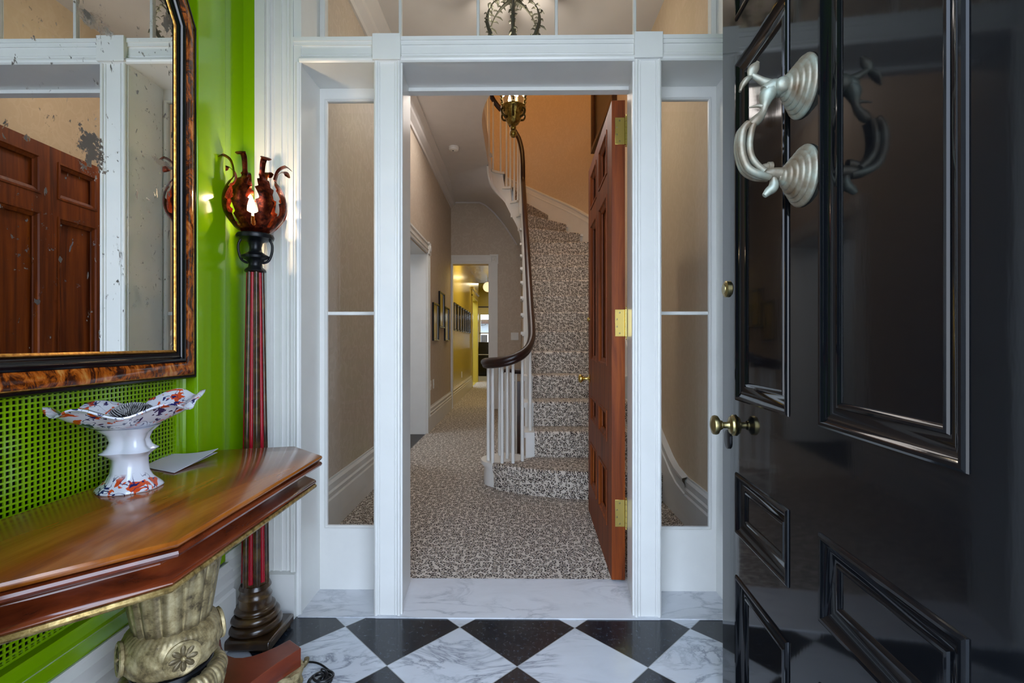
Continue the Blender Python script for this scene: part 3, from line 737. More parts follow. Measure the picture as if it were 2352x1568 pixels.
# leopard runner
tk = 0.007
def runner_piece(n):
    b = B()
    if n == 1:
        out = [p for p in curtail(0.022) if p[1] < 3.69 and p[0] > -0.185 and p[1] < 3.5 or (p[0] > 0.9)]
        fr = [(-0.165, 3.455)] + [p for p in curtail(0.0)[17:24]]
        def offs(o): return [(x - (0.35*o if x < -0.05 else 0), y-o) for x, y in fr]
        f0 = offs(0.0); f1 = offs(0.024)
        rows = []
        for (x, y), (X2, Y2) in zip(f0, f1):
            rows.append([(x, y-tk-0.012, 0.012), (x, y-tk-0.016, RR-0.09), (X2, Y2-tk+0.002, RR-0.03), (X2, Y2-tk, RR-0.004), (X2, Y2, RR+tk*0.6), (max(X2, 0.0 if X2 < 0 else X2), min(max(Y2+0.06, 3.50), 3.62), RR+tk*0.6), (max(X2, 0.13), 3.625, RR+tk*0.6)])
        b.sheet(rows, -0.004)
    elif n < 12:
        y0, y1 = YN[n], YN[n+1]+0.02; z = n*RR
        rows = [[(x, y0+0.016-tk, z-RR+0.004), (x, y0+0.010-tk, z-0.09), (x, y0+0.002-tk, z-0.04), (x, y0-tk, z-0.022), (x, y0-tk, z-0.004), (x, y0, z+tk*0.6), (x, y1, z+tk*0.6)] for x in (0.132, 0.90)]
        b.sheet(rows, -0.004)
    else:
        z = n*RR; rows = []
        a = inner(n, RI+0.05); c = outer(n, RO-0.07); a1 = inner(n+1.05, RI+0.05); c1 = outer(n+1.05, RO-0.07)
        if n == 12: a = (CX+RI+0.05, YN[12]); c = (CX+RO-0.07, YN[12])
        d = Vector((c[0]-a[0], c[1]-a[1])).normalized(); nx, ny = d.y, -d.x
        for k in range(8):
            t = k/7; x = a[0]+(c[0]-a[0])*t; y = a[1]+(c[1]-a[1])*t; X2 = a1[0]+(c1[0]-a1[0])*t; Y2 = a1[1]+(c1[1]-a1[1])*t
            rows.append([(x+nx*0.004, y+ny*0.004, z-RR+0.004), (x+nx*0.005, y+ny*0.005, z-0.032), (x+nx*0.012, y+ny*0.012, z-0.018), (x+nx*0.010, y+ny*0.010, z-0.002), (x, y, z+tk*0.6), (X2, Y2, z+tk*0.6)])
        b.sheet(rows, -0.004)
    return b
for n in range(1, 19): runner_piece(n).build('carpet', 'leopard', STEPS[n], smooth=40, label='leopard print stair carpet')
# landing carpet edge
# low basement guard rail seen between the balusters
g = thing('basement_stair_guard', (-0.02, 4.5, 0), 'low dark handrail with white balusters beside the cellar stairs, behind the newel balusters', 'railing')
B().tube(catmull([(-0.12, 4.5, 0.80), (0.0, 4.45, 0.80), (0.058, 4.45, 0.80)], 4), 0.024, 10).build('handrail', 'rail', g)
for x in (-0.11, -0.06, -0.01, 0.04): B().lathe([(0.010, 0.02), (0.010, 0.79)], 8, cx=x, cy=4.46).build('baluster', 'white2', g)
bx(-0.10, 0.06, 4.52, 4.56, 0.02, 0.70).build('panel', 'framewood', g, label='dark brown panelled boarding')

# ================================================================== INNER DOOR (door_1)
d1 = thing('door_1', (0.46, 2.10, 0.03), 'open mahogany panelled inner door hinged on the right post', 'door', kind='structure')
ang = atan2(-0.029, 0.87)      # leaf direction from +Y
DX = Matrix.Translation((0.4145, 2.10, 0.03)) @ Matrix.Rotation(ang, 4, 'Z')   # local: y along leaf, x across thickness
TH = 0.058; DW = 0.875; DH = 2.10
cols = [(0.135, 0.403), (0.505, 0.757)]; rows_ = [(0.19, 0.445), (0.58, 0.72), (0.932, 1.73), (1.83, 2.03)]
def panel_door(root, xf, TH, DW, DH, cols, rows_, mat, prof, front_only=False, mat_panel=None, pd=0.012):
    b = B(); b.xf = xf
    ys = [0] + [q for c in cols for q in c] + [DW]
    for i in range(0, len(ys), 2): b.box(0, TH, ys[i], ys[i+1], 0, DH)
    for c in cols:
        zs = [0] + [q for r in rows_ for q in r] + [DH]
        for i in range(0, len(zs), 2): b.box(0, TH, c[0], c[1], zs[i], zs[i+1])
    b.build('leaf', mat, root, smooth=0)
    for c in cols:
        for r in rows_:
            p = B(); p.xf = xf
            p.box(TH/2-0.006 if not front_only else pd, TH/2+0.006 if not front_only else TH-pd, c[0]-0.004, c[1]+0.004, r[0]-0.004, r[1]+0.004)
            p.frame([(c[0], r[0]), (c[1], r[0]), (c[1], r[1]), (c[0], r[1])], prof, lambda y, z, h: (-h, y, z))
            p.frame([(c[0], r[0]), (c[1], r[0]), (c[1], r[1]), (c[0], r[1])], prof, lambda y, z, h: (TH+h, y, z))
            p.build('panel', mat_panel or mat, root, smooth=25)
panel_door(d1, DX, TH, DW, DH, cols, rows_, 'mahog', [(-0.002, -0.002), (-0.002, 0.004), (0.008, 0.004), (0.012, -0.004), (0.028, -0.010), (0.030, -0.016)])
KN = [(0.0, 0), (0.026, 0), (0.027, 0.004), (0.022, 0.007), (0.012, 0.009), (0.009, 0.014), (0.009, 0.030), (0.013, 0.033), (0.013, 0.036), (0.010, 0.039), (0.020, 0.046), (0.026, 0.052), (0.0265, 0.058), (0.022, 0.066), (0.012, 0.070), (0.0, 0.070)]
k = B(); k.xf = DX @ axis_xf((0, 0.81, 0.82), (-1, 0, 0)); k.lathe(KN, 24); k.build('knob', 'brass', d1, smooth=40)
k = B(); k.xf = DX @ axis_xf((TH, 0.81, 0.82), (1, 0, 0)); k.lathe(KN, 24); k.build('knob', 'brass', d1, smooth=40)
k = B(); k.xf = DX @ axis_xf((0, 0.83, 1.18), (-1, 0, 0)); k.lathe([(0, 0), (0.014, 0), (0.014, 0.006), (0.008, 0.014), (0, 0.015)], 16); k.build('thumb_turn', 'brass', d1)
for z in (1.995, 1.155, 0.322):
    h = B(); x0 = 0.4145
    h.box(x0+0.014, x0+TH+0.004, 2.0965, 2.0995, z-0.059, z+0.059)
    kk = h.build('hinge', 'brass', d1, bevel=0.0008)
    h = B(); hx = x0+TH+0.0035
    for a0, a1 in ((-0.060, -0.040), (-0.039, -0.014), (-0.013, 0.013), (0.014, 0.039), (0.040, 0.060)): h.lathe([(0.0068, z+a0), (0.0068, z+a1)], 14, cx=hx, cy=2.094)
    h.lathe([(0.0, z-0.072), (0.004, z-0.069), (0.003, z-0.063), (0.0068, z-0.060)], 12, cx=hx, cy=2.094); h.lathe([(0.0068, z+0.060), (0.003, z+0.063), (0.004, z+0.069), (0.0, z+0.072)], 12, cx=hx, cy=2.094)
    h.build('hinge_pin', 'brass', kk)
    h = B()
    for sx, sz in ((0.034, 0.045), (0.022, 0.016), (0.022, -0.016), (0.034, -0.045)):
        h.xf = axis_xf((x0+sx, 2.0965, z+sz), (0, -1, 0)); h.lathe([(0, -0.0005), (0.0042, -0.0005), (0.0042, 0.0006), (0, 0.0008)], 12)
    h.xf = None; h.build('screws', 'oldbrass', kk)

# ================================================================== BLACK FRONT DOOR (door_2)
d2 = thing('door_2', (0.54, 0.46, 0.01), 'open glossy black panelled front door with knocker filling the right side', 'door', kind='structure')
# local frame: y from hinge to free edge
ph = atan2(-0.0802, 1.0); L = math.sqrt(1+0.0802**2)
BX = Matrix.Translation((0.5+0.0802*0.45, 0.45, 0.012)) @ Matrix.Rotation(ph, 4, 'Z')
def ly(Y): return (Y-0.45)*L
bc = [(ly(0.588), ly(0.908)), (ly(1.035), ly(1.327))]; br = [(0.10, 0.411), (0.535, 0.695), (0.902, 1.823), (1.95, 2.19)]
bprof = [(-0.004, 0), (-0.003, 0.003), (0.001, 0.0055), (0.006, 0.005), (0.009, 0.002), (0.014, -0.001), (0.026, -0.007), (0.036, -0.009), (0.038, -0.006), (0.042, -0.0055), (0.045, -0.007), (0.050, -0.013)]
panel_door(d2, BX, 0.05, ly(1.437), 2.32, bc, br, 'black', bprof, True, pd=0.011)
def on_black(Y, z, d=0): return BX @ Vector((-d, ly(Y), z-0.012))
nv = (BX.to_3x3() @ Vector((-1, 0, 0)))
def plate(Y, z, prof, name, mat, sc=1):
    k = B(); k.xf = axis_xf(on_black(Y, z), nv); k.lathe([(r*sc, h*sc) for r, h in prof], 28); return k.build(name, mat, d2, smooth=40)
kb = plate(1.345, 0.838, [(0, 0), (0.028, 0), (0.030, 0.004), (0.026, 0.006), (0.024, 0.011), (0.018, 0.013), (0.011, 0.015), (0.009, 0.020), (0.009, 0.030), (0.013, 0.034), (0.013, 0.037), (0.018, 0.041), (0.026, 0.046), (0.0275, 0.052), (0.026, 0.058), (0.018, 0.061), (0.010, 0.064), (0, 0.065)], 'knob', 'oldbrass')
plate(1.397, 1.225, [(0, 0), (0.024, 0), (0.024, 0.006), (0.019, 0.010), (0.015, 0.010), (0.014, 0.012), (0, 0.012)], 'lock_cylinder', 'oldbrass')
k = B(); k.xf = axis_xf(on_black(1.39, 0.79), nv) @ Matrix.Rotation(0, 4, 'Z'); k.lathe([(0, 0), (0.022, 0), (0.022, 0.004), (0.016, 0.006), (0, 0.006)], 24, mod=lambda a, z, r: 1.0+0.25*abs(sin(a))); k.build('keyhole_cover', 'blackmetal', d2)
# knocker
kn = B(); rose = [(0, 0), (0.060, 0), (0.061, 0.004)]
for i in range(6):
    r = 0.060-0.0085*i; h = 0.006+0.0085*i; rose += [(r, h), (r-0.002, h+0.0035), (r-0.0065, h+0.0055), (r-0.0085, h+0.0065)]
rose += [(0.008, 0.058), (0.0, 0.058)]
KZ = (1.585, 1.405)
kr = kn; kr.xf = axis_xf(on_black(0.97, KZ[0]), nv) @ Matrix.Diagonal((1, 1, 0.85, 1)); kr.lathe(rose, 36); root_k = kr.build('knocker', 'verd', d2, smooth=50)
kr = B(); kr.xf = axis_xf(on_black(0.97, KZ[1]), nv) @ Matrix.Diagonal((1, 1, 0.85, 1)); kr.lathe(rose, 36); kr.build('lower_rose', 'verd', root_k, smooth=50)
def kp(d, z, w=0.0): return BX @ Vector((-d, ly(0.97)+w, z-0.012))
def fz(py): return 1.07 + (786-py)*0.000885
def fd(px): return (1846-px)/1180.0
def kpath(L_, k=6): return [kp(a, c, w) for a, c, w in [tuple(v) for v in catmull([Vector((fd(x), fz(y), w_)) for x, y, w_ in L_], k)]]
kb_ = B()
kb_.tube(kpath([(1806, 206, 0), (1790, 203, 0), (1772, 203, 0), (1758, 212, 0)]), lambda t: 0.013+0.003*sin(pi*t), 12)
kb_.xf = axis_xf(kp(fd(1792), fz(204), -0.017), (BX.to_3x3() @ Vector((0, -1, 0)))); kb_.lathe([(0, -0.034), (0.012, -0.033), (0.015, -0.028), (0.015, 0), (0.010, 0.005), (0, 0.006)], 18); kb_.xf = None
kb_.tube(kpath([(1775, 196, 0), (1755, 188, 0), (1738, 178, 0), (1727, 170, 0)]), lambda t: 0.010*(1-0.55*t), 10)
kb_.tube(kpath([(1725, 178, 0), (1728, 165, 0), (1736, 152, 0), (1742, 142, 0)]), lambda t: 0.004+0.007*sin(pi*min(1, t*1.1)), 10, flat=0.6)
kb_.tube(kpath([(1727, 176, 0), (1716, 182, 0), (1706, 194, 0), (1700, 208, 0)]), lambda t: 0.004+0.007*sin(pi*min(1, t*1.1)), 10, flat=0.6)
kb_.tube(kpath([(1772, 205, 0), (1762, 222, 0), (1758, 240, 0), (1752, 260, 0), (1738, 276, 0), (1724, 286, 0)]), lambda t: 0.014-0.008*t+0.003*sin(3*pi*t), 12)
kb_.tube(kpath([(1755, 246, 0), (1742, 243, 0), (1720, 246, 0)]), lambda t: 0.006*(1-0.8*t), 8)
kb_.tube(kpath([(1772, 384, 0), (1758, 386, 0), (1748, 395, 0), (1756, 402, 0), (1775, 399, 0), (1795, 400, 0), (1814, 402, 0)]), lambda t: 0.008+0.005*t, 12)
kb_.tube(kpath([(1774, 384, 0), (1764, 384, 0)]), 0.010, 12)
kb_.tube(kpath([(1776, 404, 0), (1778, 420, 0), (1776, 432, 0), (1766, 440, 0), (1756, 450, 0)]), lambda t: 0.005+0.005*sin(pi*t), 10)
kb_.build('knocker_body', 'verd', root_k, smooth=60)
kb_ = B()
for w_, off in ((-0.010, 0), (0, 0), (0.010, 0)):
    kb_.tube(kpath([(1716, 287, w_), (1704, 300, w_), (1699, 330, w_), (1702, 360, w_), (1714, 388, w_), (1738, 403, w_), (1766, 408, w_*0.4)]), 0.0075, 10)
    kb_.tube(kpath([(1727, 290, w_), (1722, 305, w_), (1718, 335, w_), (1722, 362, w_), (1735, 382, w_), (1752, 396, w_)]), 0.0065, 10)
kb_.build('knocker_handle', 'verd', root_k, smooth=60)

# ================================================================== GRILLE
gr = thing('radiator_grille', (-1.07, 0.98, 0.36), 'green square lattice grille panel on the wall behind the table', 'grille')
b = B(); y0, y1, z0, z1 = 0.46, 1.461, 0.405, 1.0; p = 0.0127
k = 0
y = y0
while y < y1: b.box(-1.0555, -1.0525, y, y+0.0042, z0, z1); y += p
z = z0
while z < z1: b.box(-1.0550, -1.0520, y0, y1, z, z+0.0042); z += p*0.95
b.build('lattice', 'green', gr, smooth=0)
bx(-1.0695, -1.0685, y0, y1, z0, z1).build('backing', 'blackmetal', gr, smooth=0, label='dark backing behind the lattice')
b = B(); b.frame([(y0-0.045, z0-0.06), (y1+0.045, z0-0.06), (y1+0.045, z1+0.05), (y0-0.045, z1+0.05)],
                 [(0, 0), (0, 0.018), (0.006, 0.022), (0.012, 0.016), (0.034, 0.016), (0.038, 0.022), (0.045, 0.020), (0.047, 0.014), (0.047, 0.0)], lambda yy, zz, h: (-1.0695+h, yy, zz))
b.build('frame', 'green', gr, smooth=25)

# ================================================================== MIRROR
mr = thing('wall_mirror', (-1.07, 1.0, 0.96), 'large antique wall mirror with canted corners in a tortoiseshell and black frame', 'mirror')
def octo(yA, yB, zA, zB, c): return [(yA, zA), (yB, zA), (yB, zB-c), (yB-c*0.8, zB), (yA+c*0.8, zB), (yA, zB-c)]
OP = octo(0.52, 1.514, 0.957/1.35, 2.34/1.35, 0.27/1.35)
def fr3(yy, zz, h): return (-1.0695+h*0.68, yy, zz*1.35)
b = B(); b.frame(OP, [(0.0000, 0.0), (0.0000, 0.062), (0.0028, 0.070), (0.0070, 0.070), (0.0084, 0.062), (0.0084, 0.0)], fr3); b.build('outer_moulding', 'piano', mr, smooth=30, label='thin black outer edge')
b = B(); b.frame(OP, [(0.0077, 0.050), (0.0077, 0.066), (0.0091, 0.0675), (0.0105, 0.066), (0.0108, 0.05)], fr3); b.build('gilt_line', 'giltline', mr, smooth=30)
b = B(); b.frame(OP, [(0.0105, 0.0), (0.0105, 0.064), (0.0175, 0.067), (0.0294, 0.066), (0.0378, 0.060), (0.0392, 0.04), (0.0392, 0)], fr3); b.build('tortoiseshell_band', 'tort', mr, smooth=40)
b = B(); b.frame(OP, [(0.0385, 0.0), (0.0385, 0.058), (0.0420, 0.062), (0.0462, 0.060), (0.0476, 0.052), (0.0546, 0.042), (0.0588, 0.040), (0.0602, 0.03), (0.0602, 0)], fr3); b.build('inner_moulding', 'piano', mr, smooth=40, label='black concave inner moulding')
b = B(); b.frame(OP, [(0.0595, 0.0), (0.0595, 0.036), (0.0616, 0.039), (0.0658, 0.034), (0.0686, 0.024), (0.0693, 0.0)], fr3); b.build('gilt_slip', 'giltline', mr, smooth=40)
g = B(); n = len(OP); cxm, czm = 1.0, 1.6
inn = []
b = B(); b.frame(OP, [(0.0665, 0.0290), (0.0665, 0.0316)], fr3)
inn = b.v[1::2]; inn0 = b.v[0::2]
g.add(inn0 + inn, [tuple(reversed(range(n))), tuple(range(n, 2*n))] + [(i, (i+1) % n, n+(i+1) % n, n+i) for i in range(n)])
g.build('glass', 'mirror', mr, smooth=0)

# ================================================================== CONSOLE TABLE
ct = thing('console_table', (-0.85, 1.15, 0), 'polished mahogany console table with canted corners on a gilt carved pedestal', 'table')
ZT = 0.721
TP = [(-1.020, 0.66), (-0.775, 0.66), (-0.599, 0.839), (-0.603, 1.469), (-0.750, 1.602), (-1.018, 1.530), (-1.019, 1.516)]
def tt(x, y, h): return (x, y, h)
b = B()
def band(prof_, name, mat, lab=None, caps=True):
    b = B(); b.frame(TP, prof_, tt); L_ = len(prof_); n_ = len(TP)
    if caps: b.f += [tuple(i*L_ for i in range(n_)), tuple(reversed([i*L_+L_-1 for i in range(n_)]))]
    o = b.build(name, mat, ct, smooth=40)
    bm = None
    if lab: o['label'] = lab
    return o
band([(0.004, 0.721), (0.001, 0.720), (-0.001, 0.716), (0.0, 0.711), (0.004, 0.7065), (0.020, 0.706)], 'tabletop', 'tabletop')
band([(0.020, 0.706), (0.018, 0.704), (0.006, 0.7035), (0.001, 0.701), (-0.001, 0.696), (0.001, 0.691), (0.006, 0.6885), (0.016, 0.688)], 'edge_moulding', 'tableedge')
ap = [(0.016, 0.688), (0.014, 0.685), (0.018, 0.683)] + [(0.018 + 0.027*sin(pi*(t**0.7))+0.004*t, 0.683-0.033*t) for t in [i/10 for i in range(1, 11)]] + [(0.018, 0.6485), (0.015, 0.645), (0.0145, 0.640), (0.018, 0.636)]
band(ap, 'apron', 'tableedge')
band([(0.020, 0.636), (0.016, 0.635), (0.013, 0.630), (0.014, 0.626), (0.018, 0.623), (0.03, 0.623)], 'gilt_border', 'gilt', 'gilt bead along the lower edge')
PX, PY = -0.835, 1.15
def rel(rs): return rs
b = B(); b.lathe([(0.078, 0.470), (0.080, 0.50), (0.088, 0.56), (0.098, 0.622), (0.0, 0.622)], 40, cx=PX, cy=PY); b.build('pedestal_core', 'blackmetal', ct)
# lotus cup
b = B()
b.lathe([(0.068, 0.398), (0.071, 0.41), (0.075, 0.44), (0.079, 0.47), (0.083, 0.50), (0.086, 0.53)], 60, cx=PX, cy=PY, cap=False)
NP = 12
for i in range(2*NP):
    a = pi*i/NP + 0.1; back = i % 2
    rows = []
    for u in range(15):
        t = u/14; z = 0.398 + (0.158 if back else 0.146)*t
        wv = (0.0215 if not back else 0.012)*math.sqrt(max(0.0, 1-max(0, (t-0.62)/0.38)**2.2))*(0.82+0.18*t)
        r = interp(z, [0.398, 0.44, 0.50, 0.56], [0.071, 0.078, 0.087, 0.099]) - (0.003 if back else 0)
        row = []
        for j in range(9):
            s_ = j/4-1; bul = 0.0055*(1-s_**4) - (0.0035 if abs(s_) < 0.1 else 0) + 0.0012*cos(s_*14)
            row.append((PX+(r+bul)*cos(a+wv*s_/r), PY+(r+bul)*sin(a+wv*s_/r), z))
        rows.append(row)
    b.sheet(rows, 0.003)
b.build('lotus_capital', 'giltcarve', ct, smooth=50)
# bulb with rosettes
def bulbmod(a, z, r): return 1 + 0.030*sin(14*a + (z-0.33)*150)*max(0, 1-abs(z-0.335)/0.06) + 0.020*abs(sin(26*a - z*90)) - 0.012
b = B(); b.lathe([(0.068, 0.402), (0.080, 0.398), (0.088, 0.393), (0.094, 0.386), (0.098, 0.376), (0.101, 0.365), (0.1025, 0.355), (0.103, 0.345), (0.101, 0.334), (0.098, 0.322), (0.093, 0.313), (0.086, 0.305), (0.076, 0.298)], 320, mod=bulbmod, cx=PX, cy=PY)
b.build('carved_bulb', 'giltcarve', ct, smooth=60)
for a in (-0.75, -0.75+pi/2, -0.75-pi/2, -0.75+pi):
    R = B(); R.xf = axis_xf((PX+0.097*cos(a), PY+0.097*sin(a), 0.350), (cos(a), sin(a), 0.05))
    R.lathe([(0, 0), (0.037, 0.0), (0.038, 0.006), (0.034, 0.009), (0.030, 0.006), (0.010, 0.004), (0, 0.004)], 32)
    for i in range(8):
        q = 2*pi*i/8
        R.tube([(r_*cos(q), r_*sin(q), 0.0045) for r_ in (0.006, 0.010, 0.015, 0.020, 0.025, 0.0285)], lambda t: 0.0018+0.0066*sin(pi*min(1, 0.12+0.80*t))**1.0*(0.4+0.6*t), 8, flat=0.6)
        R.tube([(r_*cos(q), r_*sin(q), 0.0075) for r_ in (0.008, 0.016, 0.024)], 0.0011, 5)
    R.sphere((0, 0, 0.007), 0.006, 10, 6)
    R.build('rosette', 'giltcarve', ct, smooth=60)
b = B(); b.lathe([(0.078, 0.300), (0.084, 0.297), (0.085, 0.292), (0.074, 0.287), (0.066, 0.282), (0.070, 0.272), (0.074, 0.268)], 48, cx=PX, cy=PY); b.build('black_collar', 'blackmetal', ct, smooth=50, label='black turned collar')
def leafm(a, z, r): return 1 + 0.065*abs(sin(7*a)) + 0.030*abs(sin(28*a + 40*(z-0.2))) - 0.045
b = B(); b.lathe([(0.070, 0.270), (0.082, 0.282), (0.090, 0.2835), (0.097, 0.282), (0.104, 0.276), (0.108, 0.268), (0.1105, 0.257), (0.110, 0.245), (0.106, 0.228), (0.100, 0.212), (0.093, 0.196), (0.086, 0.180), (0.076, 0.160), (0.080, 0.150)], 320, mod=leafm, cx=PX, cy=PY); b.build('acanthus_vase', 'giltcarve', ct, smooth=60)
b = B(); b.lathe([(0.08, 0.150), (0.115, 0.146), (0.128, 0.135), (0.130, 0.124), (0.118, 0.118), (0, 0.118)], 120, mod=lambda a, z, r: 1+0.03*abs(sin(12*a)), cx=PX, cy=PY); b.build('scrolled_foot_ring', 'giltcarve', ct, smooth=60)
# concave plinth
def conc(pa, pb, dep, k=9):
    a = Vector(pa); c = Vector(pb); d = (c-a); nrm = Vector((-d.y, d.x)).normalized(); return [tuple(a + d*(i/k) + nrm*dep*(1-(2*i/k-1)**2)) for i in range(k+1)]
x0, x1, ya, yb = -1.00, -0.672, 0.82, 1.48; c = 0.05
poly = conc((x0+c, ya-c+0.01), (x1-c-0.006, ya-c+0.01), 0.09) + conc((x1, ya), (x1, yb), 0.10) + conc((x1-c-0.006, yb+0.041), (x0+c, yb+0.041), 0.09) + [(x0+0.005, yb), (x0+0.005, ya)]
b = B(); b.prism(poly, 0.062, 0.12); b.build('plinth', 'plinth', ct, smooth=25, bevel=0.002)
for x, y in ((x1-0.04, yb-0.01), (x1-0.04, ya+0.01), (x0+0.06, yb-0.01), (x0+0.06, ya+0.01)):
    b = B(); a0 = atan2(y-PY, x-PX)
    b.lathe([(0.028, 0.0), (0.040, 0.004), (0.044, 0.018), (0.038, 0.034), (0.044, 0.050), (0.046, 0.062)], 60, mod=lambda a, z, r: 1+0.08*abs(sin(5*a)), cx=x, cy=y)
    b.tube(catmull([(x, y, 0.05), (x+0.04*cos(a0), y+0.04*sin(a0), 0.045), (x+0.062*cos(a0), y+0.062*sin(a0), 0.03), (x+0.078*cos(a0), y+0.078*sin(a0), 0.036), (x+0.08*cos(a0), y+0.08*sin(a0), 0.046)], 4), 0.008, 8)
    b.build('foot', 'giltcarve', ct, smooth=60)

# ================================================================== TORCHERE FLOOR LAMP
LX, LY = -0.945, 1.715
fl = thing('torchere_floor_lamp', (LX, LY, 0), 'torch shaped floor lamp with red and gilt shaft and copper leaf shade', 'floor lamp')
b = bx(LX-0.098, LX+0.100, LY-0.093, LY+0.09, 0.012, 0.046); b.build('base_plinth', 'lampwood', fl, smooth=30, bevel=0.008)
for sx, sy in ((-1, -1), (1, -1), (1, 1), (-1, 1)): B().lathe([(0.012, 0), (0.013, 0.012)], 12, cx=LX+sx*0.08, cy=LY+sy*0.075).build('foot', 'lampwood', fl)
def tor(r, z, h, k=6): return [(r - h/2 + h/2*sin(pi*i/k), z + h/2 - h/2*cos(pi*i/k)) for i in range(k+1)]
pr = [(0.076, 0.044)] + tor(0.090, 0.046, 0.032, 8) + [(0.070, 0.079)] + tor(0.082, 0.080, 0.026, 8) + [(0.060, 0.107)] + tor(0.068, 0.109, 0.018, 8) + [(0.054, 0.129), (0.053, 0.140), (0.054, 0.156), (0.055, 0.160), (0.050, 0.166), (0.049, 0.185), (0.053, 0.192), (0.050, 0.200), (0.047, 0.205)]
b = B(); b.lathe(pr, 40, cx=LX, cy=LY); b.build('base_turning', 'lampwood', fl, smooth=40)
b = B(); b.lathe([(0.040, 0.20), (0.036, 0.7), (0.029, 1.2), (0.026, 1.325)], 20, cx=LX, cy=LY)
for i in range(6):
    a = 2*pi*i/6 + 0.10
    b.tube([(LX+0.038*cos(a), LY+0.038*sin(a), 0.20), (LX+0.034*cos(a), LY+0.034*sin(a), 0.7), (LX+0.024*cos(a), LY+0.024*sin(a), 1.325)], lambda t: 0.0105-0.0035*t, 8)
b.build('shaft', 'lampwood', fl, smooth=50)
b = B()
for i in range(6):
    a = 2*pi*i/6 + 0.10 + pi/6
    b.tube([(LX+0.037*cos(a), LY+0.037*sin(a), 0.215), (LX+0.033*cos(a), LY+0.033*sin(a), 0.7), (LX+0.0235*cos(a), LY+0.0235*sin(a), 1.32)], lambda t: 0.0088-0.003*t, 8)
b.build('shaft_flutes', 'red', fl, smooth=50, label='glossy red flutes')
b = B(); b.lathe([(0.022, 1.318), (0.036, 1.325), (0.034, 1.332), (0.024, 1.340), (0.022, 1.352), (0.030, 1.366), (0.044, 1.372), (0.046, 1.380), (0.034, 1.388), (0.022, 1.396), (0.020, 1.412), (0.024, 1.428), (0.034, 1.436), (0.058, 1.442), (0.061, 1.450), (0.058, 1.458), (0.04, 1.460), (0, 1.460)], 36,
                  mod=lambda a, z, r: 1+0.04*abs(sin(8*a)) if r > 0.04 else 1, cx=LX, cy=LY)
b.build('capital', 'blackmetal', fl, smooth=50)
for a in (0.25, 0.25+pi):
    ca, sa = cos(a), sin(a)
    b = B(); b.tube([(LX+ca*r, LY+sa*r, z) for r, z in [tuple(v[:2]) for v in catmull([(0.048, 1.440, 0), (0.056, 1.420, 0), (0.054, 1.392, 0), (0.044, 1.366, 0), (0.026, 1.357, 0), (0.024, 1.366, 0)], 5)]], 0.0045, 8)
    b.build('handle', 'blackmetal', fl, smooth=60)
# leaf shade
def leaf(a, tip, k):
    P = catmull([(0.040, 1.460, 0), (0.074, 1.490, 0), (0.102, 1.535, 0), (0.104, 1.585, 0), (0.088, 1.628, 0), (0.070+tip*0.05, 1.655, 0), (0.074+tip*0.5, 1.690+0.012*k, 0), (0.094+tip, 1.704+0.012*k, 0), (0.108+tip*1.3, 1.688+0.012*k, 0)], 14)
    rows = []; m = len(P)
    for i, p in enumerate(P):
        t = i/(m-1)
        env = interp(t, [0, 0.08, 0.2, 0.45, 0.58, 0.66, 0.86, 0.93, 1.0], [0.022, 0.028, 0.031, 0.030, 0.014, 0.0085, 0.011, 0.019, 0.004])
        fr_ = (t*8.6+0.2) % 1.0
        lobe = 0.64 + 0.46*(fr_**1.2 if fr_ < 0.9 else 0.88*(1-fr_)/0.1) if t < 0.62 else 1.0
        wv = env*lobe
        row = []
        for j in range(7):
            s_ = j/3-1; ww = wv*s_
            rr = p[0] - 0.10*(s_**2)*wv*0.9
            da = ww/max(rr, 0.03)
            da = max(-0.75, min(0.75, da))
            row.append((LX+rr*cos(a+da), LY+rr*sin(a+da), p[1]))
        rows.append(row)
    b = B(); b.sheet(rows, 0.0012); b.build('shade_leaf', 'copper', fl, smooth=60)
for i in range(8):
    leaf(2*pi*i/8 - pi/2 + 0.02, [0.0, 0.010, 0.018, 0.010, 0.0, 0.006, 0.010, 0.012][i], [1.6, 0.6, 0.0, 0.4, 1, 0.4, 0.0, 1.2][i])
b = B(); b.lathe([(0.017, 1.458), (0.017, 1.520), (0.012, 1.523)], 16, cx=LX-0.01, cy=LY-0.015); b.build('lamp_holder', 'brass', fl)
b = B(); b.lathe([(0.010, 1.522), (0.017, 1.535), (0.019, 1.550), (0.014, 1.572), (0.006, 1.592), (0.0, 1.60)], 16, cx=LX-0.01, cy=LY-0.015); b.build('bulb', 'bulb', fl, label='lit warm bulb')
b = B(); b.tube(catmull([(LX-0.08, LY-0.10, 0.03), (-1.035, 1.60, 0.012), (-1.02, 1.57, 0.005), (-0.99, 1.54, 0.005), (-0.80, 1.57, 0.005), (-0.68, 1.585, 0.005), (-0.61, 1.545, 0.005)], 6), 0.0032, 8); b.build('power_cord', 'rubber', fl)
# coil on the floor
b = B(); C_ = []
for i in range(90):
    t = i/89; a = t*2*pi*4.3; r = 0.020+0.016*sin(3.1*t*pi+0.5); C_.append((-0.615+r*1.05*cos(a), 1.492+r*sin(a), 0.006+0.036*t*(0.6+0.4*sin(a*0.5))))
b.tube(C_, 0.0042, 8); o = b.build('coiled_cord', 'rubber', smooth=60)
o['label'] = 'black coiled electric cord on the chequered floor beside the table foot'; o['category'] = 'cord'

